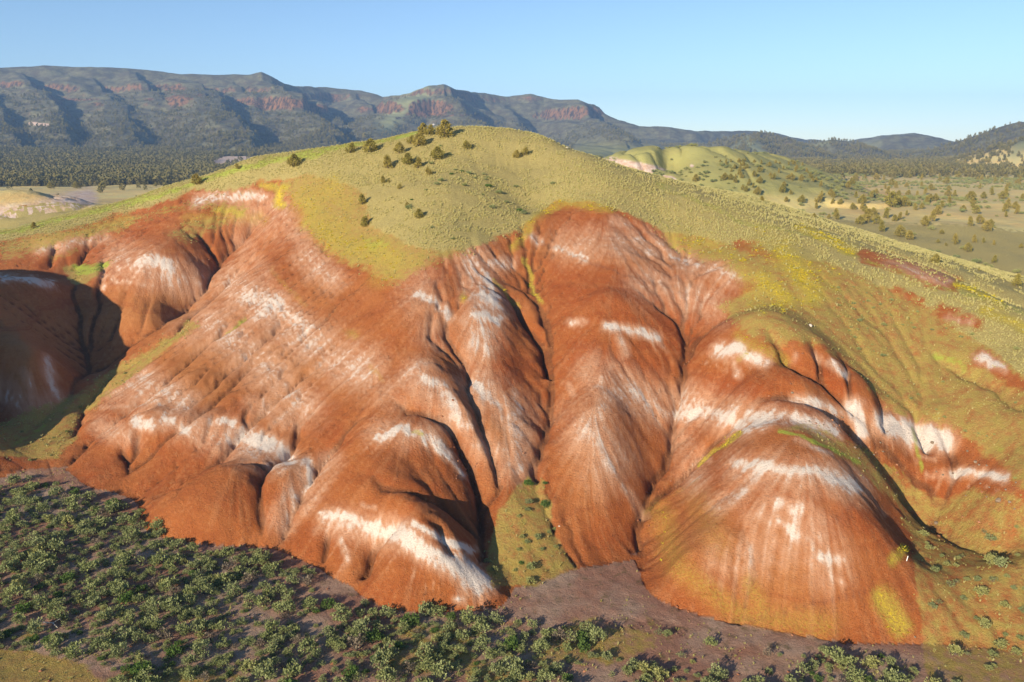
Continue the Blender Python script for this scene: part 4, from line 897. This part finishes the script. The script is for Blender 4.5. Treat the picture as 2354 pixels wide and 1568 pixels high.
scatter('sagebrush_scrub', 'further sagebrush scattered over the flat and lower slopes', 'scrub', np.stack([B[rest, 0], B[rest, 1], bz[rest] - .03], -1), rng.random(len(rest)) * 6.28,
        np.stack([B[rest, 2], B[rest, 2], B[rest, 2] * .85], -1), B[rest, 3].astype(int), [src[k] for k in range(len(kit))])

# ---------------------------------------------------------------- junipers
jk = [juniper(11, M_jun), juniper(12, M_jun, 30, 34), juniper(13, M_jun, 30, 26), juniper(14, M_jun, 28, 28, 1), juniper(15, M_jun, 26, 30, 1)]
JL = ['round', 'broad round', 'bushy', 'narrow upright', 'narrow pointed']
HILL_TREES = [(1024,317,43,0,'dark round juniper on the summit, the tallest tree on the hill'),(803,353,26,2,'bushy juniper on the left shoulder of the grassy summit'),(839,320,15,0,'small juniper standing out on the skyline left of the summit'),
 (849,351,34,1,'broad ragged juniper right of the one on the left shoulder'),(916,353,27,2,'juniper downhill left of the summit cluster'),(942,331,21,2,'left low tree of the summit cluster'),(962,336,33,1,'front tree of the summit cluster'),(973,309,27,0,'rear left tree of the summit cluster'),
 (984,312,26,2,'rear right tree of the summit cluster'),(1006,367,31,1,'open branched juniper straight below the tall summit tree'),(935,379,29,0,'yellowish round juniper below the summit cluster'),(892,387,32,3,'narrow juniper on the left grass edge'),(960,387,26,3,'slim juniper with a long shadow below the summit cluster'),
 (987,403,19,2,'low bushy juniper below the open branched one'),(1073,343,21,1,'pale spreading juniper right of the summit tree'),(1186,363,19,1,'left of the two low junipers on the open right slope'),(1204,358,20,2,'right of the two low junipers on the open right slope'),(881,421,18,3,'small dark juniper at the left grass border'),
 (893,421,9,2,'tiny shrub juniper beside the small dark one'),(917,435,13,2,'low straggly juniper mid slope'),(834,471,26,3,'upright juniper at the edge of the yellow meadow'),(937,478,14,2,'small lone juniper on the middle grass slope'),(961,502,24,0,'round green juniper low on the grass slope'),(837,521,27,4,'pointed juniper lowest on the hill above the yellow meadow'),
 (1128,298,5,2,'tiny bush on the skyline right of the summit'),(677,384,31,1,'lone juniper with long shadow on the left ridge'),(548,389,14,2,'small juniper on the left ridge crest'),(451,425,27,0,'rounded juniper on the bright green ridge edge'),(380,420,14,2,'low juniper at the forest edge behind the left ridge'),(396,423,12,3,'small narrow juniper behind the left ridge'),
 (430,399,10,2,'little juniper just over the left ridge'),(77,526,17,3,'small juniper at the far left of the green ridge'),(357,429,9,2,'tiny juniper at the end of the forest edge'),(1597,418,18,0,'lone round juniper at the foot of the white cliff'),
 (118,434,17,1,'juniper in front of the forest, left of three'),(178,434,18,1,'juniper in front of the forest, middle of three'),(236,432,16,1,'juniper in front of the forest, right of three')]
R3_ = [(1290,825,100),(1395,890,85),(1420,800,80),(1455,720,110),(1550,720,80),(1620,745,55),(1520,925,90),(1580,945,70),(1680,850,75),(1770,775,70),(1560,780,40),(1800,905,35),(1990,850,75),(2100,885,80),(1970,1025,70),(2150,1100,60),(1750,1100,70),(2300,1260,100),(2220,755,70),(2290,735,55),(1850,700,60),(1990,680,70),(1660,735,45),(1200,740,50),(1060,705,45),(1110,710,45),(960,695,60),(850,695,60),(750,690,40),(785,640,35),(585,685,40),(1340,780,60),(1260,700,70),(1220,660,50),(1480,820,50),(1700,700,60),(1840,650,50),(2020,740,50),(1940,750,45),(2230,790,45),(1775,965,30),(1830,985,25),(940,790,30),(1035,800,35),(2080,965,40),(2150,980,40),(2330,1000,35),(2050,1155,25)]
treesrc = {}
def plant_tree(px, py, hp, k, label, group, wf=1.0):
    p = cast_px(px, py); d = p[1] * cP + (CAM_Z - p[2]) * sP; h = hp / FOC * d * 1.06
    o = bpy.data.objects.new('juniper_tree', None); C.objects.link(o); o.empty_display_size = .3
    f = put('crown', jk[k][0], o); t = put('trunk', jk[k][1], o); treesrc.setdefault(k, (f, t))
    o.location = (p[0], p[1], p[2] - .02 * h); o.rotation_euler[2] = rng.random() * 6.28; o.scale = (h * wf, h * wf, h)
    o['category'] = 'tree'; o['group'] = group; o['label'] = label; return o, p
for px, py, hp, k, lab in HILL_TREES: plant_tree(px, py, hp * .86, k, lab, 'junipers on the painted hill', 1.12)
PL = [('flowered second ridge', 1900, 500), ('ridge edge', 1760, 450), ('slope behind the ridge', 2100, 600), ('right picture edge', 2320, 560), ('mid plain grove', 2020, 480), ('sage flat', 2200, 470), ('back of the plain', 1950, 410), ('hill foot woodland', 1750, 390), ('far right flat', 2300, 420), ('pale patch', 2330, 400), ('lower right plain', 2300, 650), ('left plain end', 1680, 410)]
items = []; occupied = []
def plain_tree(px, py, hp):
    hp *= .84
    k = int(rng.integers(0, 5)); o, p = plant_tree(px, py, hp, k, '', '', 1.0 if k < 3 else .8)
    size = 'tall' if hp > 23 else 'medium' if hp > 14 else 'small'
    items.append(dict(o=o, px=px, py=py, stem=f'{size} {JL[k]} juniper near the {landmark(px, py, PL)}')); occupied.append((p[0], p[1], hp))
for zx, zy, zh in R3_: plain_tree(1551 + .3407 * zx, 229.8 + .3407 * zy, zh * .3407)
tries = 0
while len(items) < 262 and tries < 6000:
    tries += 1
    px = rng.uniform(1640, 2353); py = 372 + 230 * rng.random() ** 1.7
    ridge = np.interp(px, [1551,1670,1755,1810,1892,1994,2096,2164,2232,2353], [414,440,467,491,515,552,583,613,641,716]) - 12
    if py > ridge or rng.random() > np.clip(1.25 - (py - 380) / 150, .12, 1): continue
    hp = (9 + (py - 370) * .11) * rng.uniform(.7, 1.25)
    if any((p_[0] - px) ** 2 + ((p_[1] - py) * 1.6) ** 2 < (hp * .55) ** 2 for p_ in [(it['px'], it['py']) for it in items]): continue
    plain_tree(px, py, hp)
label_all(items, 'juniper', 'junipers scattered over the right plain')
for k in range(5): assert k in treesrc
print('trees', time.time() - T0)
# forest: too many to count
n = 165000; az = rng.uniform(-.76, .76, n); rf_ = 560 * (5.0) ** rng.random(n); fx = rf_ * np.sin(az); fy = rf_ * np.cos(az); fz = ground_at(fx, fy); fpx, fpy = proj(fx, fy, fz)
area = (rf_ / 1000.) ** 2
left = sstep(0.02, -.10, fx / fy); nn = fbm(fx, fy, 130, 3, 95); n2_ = fbm(fx, fy, 40, 2, 96)
dl = np.where(fy > np.interp(fx / fy, [-.7, -.2, 0], [790, 800, 1000]), 1.0, 0.015) * left
hgt = fz
dm = np.clip(.5 + .8 * nn + .3 * n2_, .05, 1)
dens = np.where(fy < 1600, dl * np.clip(1.0 + .8 * n2_, .3, 1) * 1.0, 0)
dens = np.where(left < .5, sstep(760, 1000, fy) * np.clip(.55 + .9 * nn + .4 * n2_, .05, 1) * .5, dens)
mtn = fy > np.interp(fx / fy, [-.7, -.3, 0, .25, .45, .7], [1500, 1550, 1500, 1600, 1500, 1300])
hi = sstep(90, 170, fz)
dens = np.where(mtn, (1 - .55 * hi) * dm * 1.0, dens)
u_ = rng.random(n); keep = u_ < dens * np.clip(area / 1.2, .25, 1.0) * .95
def far_samp(M, x, y):
    r_ = np.hypot(x, y); u = np.clip(np.log(np.maximum(r_, rf[0, 0]) / rf[0, 0]) / math.log(rf[-1, 0] / rf[0, 0]) * (rf.shape[0] - 1), 0, rf.shape[0] - 1).astype(int); v = np.clip((np.arctan2(x, y) - af[0, 0]) / (af[0, 1] - af[0, 0]), 0, rf.shape[1] - 1).astype(int); return M[u, v]
keep &= (far_samp(fPale + fGrass * .85 + fRed * .8, fx, fy) < rng.random(n) * .8) & (far_samp(fGreen, fx, fy) < .2)
fx, fy, fz = fx[keep], fy[keep], fz[keep]; print('forest trees', len(fx))
fk = [juniper(21, M_junf, 7, 12), juniper(22, M_junf, 7, 11), juniper(23, M_junf, 7, 12, 1)]
fk = []
for sd, shp in ((21, 0), (22, 0), (23, 1)):
    r = np.random.default_rng(sd); cs = []
    for i in range(9):
        t = (i + .5) / 9; w_ = .34 * math.sin(math.pi * min(1, .2 + .8 * t)) + .04 if shp == 0 else .26 * (1.03 - t) + .02
        an = i * 2.4; cs.append((math.cos(an) * w_ * .6, math.sin(an) * w_ * .6, .1 + .78 * t, .14))
    LV, LF, LT = leaves(cs, 9, .17, 1.1, r, .9, .6); fk.append((LV, LF, LT))
exem = []
near3 = np.argsort(fx ** 2 + fy ** 2)[:3]
for j, (LV, LF, LT) in zip(near3, fk):
    o = bpy.data.objects.new('juniper_tree', None); C.objects.link(o); o.location = (fx[j], fy[j], fz[j]); o.scale = (6, 6, 6.5); o['category'] = 'tree'; o['group'] = 'nearest trees of the far woodland'; o['label'] = ['leftmost', 'middle', 'rightmost'][int(np.argsort(np.argsort(fx[near3] / fy[near3]))[list(near3).index(j)])] + ' of the three nearest junipers fronting the far woodland'
    f = put('crown', mesh_from('far_crown', LV, LF, M_junf, LT), o); exem.append((f,))
fs = rng.uniform(4.5, 8.5, len(fx))
scatter('forest', 'juniper woodland covering the valley floor and the mountain slopes', 'woodland', np.stack([fx, fy, fz - .2], -1), rng.random(len(fx)) * 6.28, fs, rng.integers(0, 3, len(fx)), exem)
print('forest', time.time() - T0)

# ---------------------------------------------------------------- grass tussocks
tk = [tussock(1, M_grass), tussock(2, M_grass, 14, .6, .2), tussock(3, M_grassg, 14, .42, .3), tussock(4, M_grassg, 12, .35, .25)]
tx = rng.uniform(-190, 170, 420000); ty = rng.uniform(60, 300, 420000)
gG = samp(mG, tx, ty); gB = samp(bB, tx, ty); gH = samp(HILL.astype(float), tx, ty); gF = samp(mF, tx, ty)
gFl = (1 - samp(HILL.astype(float), tx, ty)) * (ty < 125) * np.clip(.10 + .5 * fbm(tx, ty, 6, 3, 90), 0, .5); cl = np.clip(.6 + 1.3 * fbm(tx, ty, 3.0, 2, 88) + 1.0 * fbm(tx, ty, 22, 3, 89), 0, 1)
kp = rng.random(len(tx)) < np.where(gH > .5, np.clip(gG * .95 + gB * .4, 0, 1) * cl, np.maximum(gFl, gB * .3 * cl))
tx, ty, gG, gF = tx[kp], ty[kp], gG[kp], gF[kp]; tz = ground_at(tx, ty); pxt, pyt = proj(tx, ty, tz)
vis = (pxt > -250) & (pxt < 2600) & (pyt < 1700); tx, ty, tz, gG, gF = tx[vis], ty[vis], tz[vis], gG[vis], gF[vis]
gi_ = np.where(rng.random(len(tx)) < np.clip(.25 + gF * .8 + (gG < .5) * .45, 0, .95), 2, 0) + rng.integers(0, 2, len(tx)); print('tussocks', len(tx))
# the four nearest tussocks are real objects the rest are copied from
ex = []
for k in range(4):
    j = int(np.nonzero(gi_ == k)[0][0]); o = put('grass_tussock', tk[k]); o['kind'] = 'stuff'; o['label'] = 'single dry grass tussock on the hillside'; o['category'] = 'grass'; o.location = (tx[j], ty[j], tz[j]); ex.append((o,))
scatter('grass', 'dry bunch grass tufts covering the upper hill', 'grass', np.stack([tx, ty, tz], -1), rng.random(len(tx)) * 6.28, (.30 + .55 * rng.random(len(tx)) ** 1.5) * np.where(ty < 125, .7, 1.0), gi_, ex)
print('grass', time.time() - T0)
# wildflowers in the yellow swathes
M_fl = leaf_mat('yellow_petals', (.50, .42, .03), (.88, .66, .02), (.60, .55, .05), .2)
fl = [tussock(31, M_fl, 12, .22, .42), tussock(32, M_fl, 10, .18, .5)]
qx = rng.uniform(-90, 130, 260000); qy = rng.uniform(62, 215, 260000); yy_ = samp(mYl, qx, qy); kq = rng.random(len(qx)) < np.clip(yy_ - .18, 0, 1) ** 1.3 * np.clip(.5 + 1.6 * fbm(qx, qy, 2.5, 3, 301), 0, 1.2) * .8
qx, qy = qx[kq], qy[kq]; qz = ground_at(qx, qy); print('flowers', len(qx)); e0 = []
for k in range(2):
    o = put('flower_clump', fl[k]); o['kind'] = 'stuff'; o['label'] = 'single clump of yellow wildflowers on the slope'; o['category'] = 'flowers'; o.location = (qx[k], qy[k], qz[k]); e0.append((o,))
scatter('wildflowers', 'yellow wildflowers in loose swathes over the shoulders of the hill', 'flowers', np.stack([qx, qy, qz], -1), rng.random(len(qx)) * 6.28, rng.uniform(.5, 1.2, len(qx)), rng.integers(0, 2, len(qx)), e0)

# ---------------------------------------------------------------- boulders and small finds
m_, n_, b_ = new_mat('dark_basalt'); N_ = NB(n_); pos_ = N_.node('ShaderNodeNewGeometry').outputs['Position']; n_.links.new(N_.mix(N_.noise(4, 4, .7, pos_), (.09, .065, .045), (.34, .25, .17)), b_.inputs[0]); M_rock = m_
m_, n_, b_ = new_mat('pale_stone'); N_ = NB(n_); pos_ = N_.node('ShaderNodeNewGeometry').outputs['Position']; n_.links.new(N_.mix(N_.noise(4, 4, .7, pos_), (.42, .36, .28), (.70, .64, .55)), b_.inputs[0]); M_pale = m_
import bmesh
m_, n_, b_ = new_mat('clay_clod'); N_ = NB(n_); oi_ = N_.node('ShaderNodeObjectInfo'); n_.links.new(N_.mix(oi_.outputs['Random'], (.20, .075, .035), (.36, .17, .09)), b_.inputs[0]); M_clod = m_
def boulder(seed, mat):
    bm = bmesh.new(); bmesh.ops.create_icosphere(bm, subdivisions=2, radius=.5); r = np.random.default_rng(seed); ax = r.normal(size=(9, 3)); ax /= np.linalg.norm(ax, axis=1)[:, None]; cut = r.uniform(.30, .46, 9)
    for v in bm.verts:
        p = np.array(v.co)
        for a, c in zip(ax, cut):
            d = p @ a
            if d > c: p = p - a * (d - c)
        v.co = p * np.array([1.15, .9, .75])
    me = bpy.data.meshes.new('boulder_mesh'); bm.to_mesh(me); bm.free(); me.materials.append(mat); return me
rocks = [boulder(k, M_rock) for k in range(4)]; pales = [boulder(k + 9, M_pale) for k in range(3)]
def stone(px, py, wpx, me, label, group, name='boulder', cat='rock'):
    p = cast_px(px, py); w_ = wpx / FOC * (p[1] * cP + (CAM_Z - p[2]) * sP); o = put(name, me); o.location = (p[0], p[1], p[2] + w_ * .12); o.scale = (w_, w_, w_); o.rotation_euler = (rng.normal() * .2, rng.normal() * .2, rng.random() * 6.28)
    o['label'] = label; o['category'] = cat; o['group'] = group
Z6 = lambda x, y: (1551 + .3407 * x, 718.1 + .3407 * y)
Z9 = lambda x, y: (1551 + .3407 * x, 1050.7 + .3407 * y)
for (q, w_, lab) in [(Z6(790,545),7,'boulder at the top of the white banded ledge above the dome'),(Z6(1475,860),5,'small boulder on the brown fin left of the green strip'),(Z6(1735,882),9,'pale topped boulder on the middle brown fin'),(Z6(1385,885),6,'boulder at the foot of the green strip between white fins'),
   (Z6(1970,942),7,'boulder on the upper edge of the right brown fin'),(Z6(2027,1015),9,'dark boulder on the brown band above the white bed'),(Z6(2050,1032),6,'smaller boulder touching the dark one above the white bed'),(Z6(2102,1040),6,'flat stone right of the dark boulder pair'),(Z6(2180,1275),14,'largest boulder, lying on the bouldery right slope'),
   (Z6(2255,1285),8,'boulder right of the largest one'),(Z6(1805,1102),6,'small boulder at the left end of the white bed'),(Z6(1872,1090),6,'second small boulder on the left part of the white bed'),(Z6(1763,1080),5,'tiny boulder above the left end of the white bed'),(Z6(1213,915),8,'boulder on the valley floor right of the dome shadow'),
   (Z6(1240,985),6,'boulder below the one right of the dome shadow'),(Z6(1402,940),6,'boulder on the gully rim below the white fins'),(Z6(1342,962),6,'left boulder on the gully rim below the white fins'),(Z6(2300,1150),6,'boulder at the right end of the white bed'),(Z6(1125,715),6,'boulder in the slot beside the left white fin'),
   (Z9(1762,447),11,'lone boulder with a shadow above the red bare patch'),(Z9(1618,1213),6,'boulder at the right tip of the yellow flower patch'),(Z6(2120,1180),5,'stone high on the bouldery slope'),(Z6(2060,1160),5,'stone at the top left of the bouldery slope'),(Z6(2230,1200),6,'stone under the right end of the white bed'),
   (Z6(1960,1240),4,'small stone left on the bouldery slope'),(Z6(2100,1250),5,'stone left of the largest boulder'),(Z6(2290,1330),5,'lowest stone of the bouldery slope'),(Z6(1000,760),5,'dark stone on the white banded ledge'),(Z6(905,735),5,'left dark stone on the white banded ledge'),(Z6(1040,800),5,'right dark stone on the white banded ledge')]:
    stone(*q, w_, rocks[int(rng.integers(0, 4))], lab, 'boulders around the right valley')
for (q, w_, lab) in [(Z6(915,95),8,'pale stone on the flowery slope above the fins'),((2121,1001),5,'pale stone on the right white fin'),((997,288),7,'pale stone on the summit skyline left of the tall tree'),((1303,341),6,'pale stone on the skyline right of the summit'),((1862,748),7,'pale stone below the yellow flowers'),((1285,1010 + 200),4,'pale stone at the edge of the green fan'),((735,758),5,'pale stone on the upper left clay flank')]:
    stone(*q, w_, pales[int(rng.integers(0, 3))], lab, 'pale stones on the slopes', 'stone')
# white marker post at the corner of the big dome
bm = bmesh.new(); bmesh.ops.create_cone(bm, cap_ends=True, segments=8, radius1=.045, radius2=.04, depth=.62); bmesh.ops.create_cone(bm, cap_ends=True, segments=8, radius1=.04, radius2=.006, depth=.07, matrix=__import__('mathutils').Matrix.Translation((0, 0, .345)))
me = bpy.data.meshes.new('post'); bm.to_mesh(me); bm.free(); mw, nw, bw = new_mat('white_post_paint'); bw.inputs[0].default_value = (.8, .8, .78, 1); me.materials.append(mw)
p = cast_px(2084, 1289); o = put('marker_post', me); o.location = (p[0], p[1], p[2] + .26); o.rotation_euler = (.05, .12, 0); o['label'] = 'short white marker post at the right corner of the big dome'; o['category'] = 'post'
# dead branch in the scrub
V, F = [], []
limb(V, F, (-.9, 0, .12), (.1, .1, .25), .05, .04, 5); limb(V, F, (.1, .1, .25), (.9, -.1, .12), .04, .015, 5); limb(V, F, (.1, .1, .25), (.5, .5, .5), .03, .01, 4); limb(V, F, (-.4, .03, .18), (-.1, -.5, .3), .025, .008, 4)
p = cast_px(118, 1440); o = put('dead_branch', mesh_from('dead_branch', V, F, M_pale)); o.location = p + np.array([0, 0, .05]); o.rotation_euler[2] = -.4; o.scale = (1.3,) * 3; o['label'] = 'bleached dead branch lying in the scrub at the lower left'; o['category'] = 'branch'
# clods and rubble washed along gully beds, hill feet and the bouldery slope
rb = [boulder(k + 20, M_clod) for k in range(2)]
n = 60000; qx = rng.uniform(-100, 110, n); qy = rng.uniform(60, 210, n); cv = samp(CARVE, qx, qy); hl = samp(HILL.astype(float), qx, qy); cc = samp(clay, qx, qy); qz = ground_at(qx, qy); qp, qq = proj(qx, qy, qz)
bs = inpoly(qp, qq, [(2150,1140),(2250,1110),(2353,1150),(2400,1300),(2200,1260),(2120,1180)]) | inpoly(qp, qq, [(1740,950),(1920,950),(2100,1110),(2150,1160),(1960,1060),(1860,990)])
d_ = np.clip((cv - .6) / 2.2, 0, 1) * .5 * cc + bs * .25 + (hl < .5) * (qy < 130) * .035 + (np.abs(hl - .5) < .45) * .5
kq = (rng.random(n) < d_) & (qp > -50) & (qp < 2400) & (qq < 1600); qx, qy, qz = qx[kq], qy[kq], qz[kq]; print('rubble', len(qx))
e0 = []
for k in range(2):
    o = put('clod', rb[k]); o['kind'] = 'stuff'; o['label'] = 'single clod of red clay in a gully bed'; o['category'] = 'rubble'; o.location = (qx[k], qy[k], qz[k]); o.scale = (.3, .3, .3); e0.append((o,))
scatter('rubble', 'clods and stones strewn along gully beds and hill feet', 'rubble', np.stack([qx, qy, qz], -1), rng.random(len(qx)) * 6.28, .10 + .34 * rng.random(len(qx)) ** 3, rng.integers(0, 2, len(qx)), e0)
# ---------------------------------------------------------------- air
me = bpy.data.meshes.new('haze'); hx, hy0, hy1, hz0, hz1 = 5200, -900, 6200, -14, 420
hv = [(a, b, c) for a in (-hx, hx) for b in (hy0, hy1) for c in (hz0, hz1)]
me.from_pydata(hv, [], [(0,1,3,2),(4,6,7,5),(0,4,5,1),(2,3,7,6),(0,2,6,4),(1,5,7,3)]); me.update()
hm = bpy.data.materials.new('haze_air'); hm.use_nodes = True; hn = hm.node_tree; hn.nodes.clear()
pv = hn.nodes.new('ShaderNodeVolumePrincipled'); pv.inputs['Color'].default_value = (.34, .58, 1, 1); pv.inputs['Density'].default_value = 1.25e-4; pv.inputs['Anisotropy'].default_value = 0.0
ho = hn.nodes.new('ShaderNodeOutputMaterial'); hn.links.new(pv.outputs[0], ho.inputs['Volume']); me.materials.append(hm)
hz = put('haze', me); hz['kind'] = 'stuff'; hz['label'] = 'pale blue haze over the valley'; hz['category'] = 'haze'
#--END--
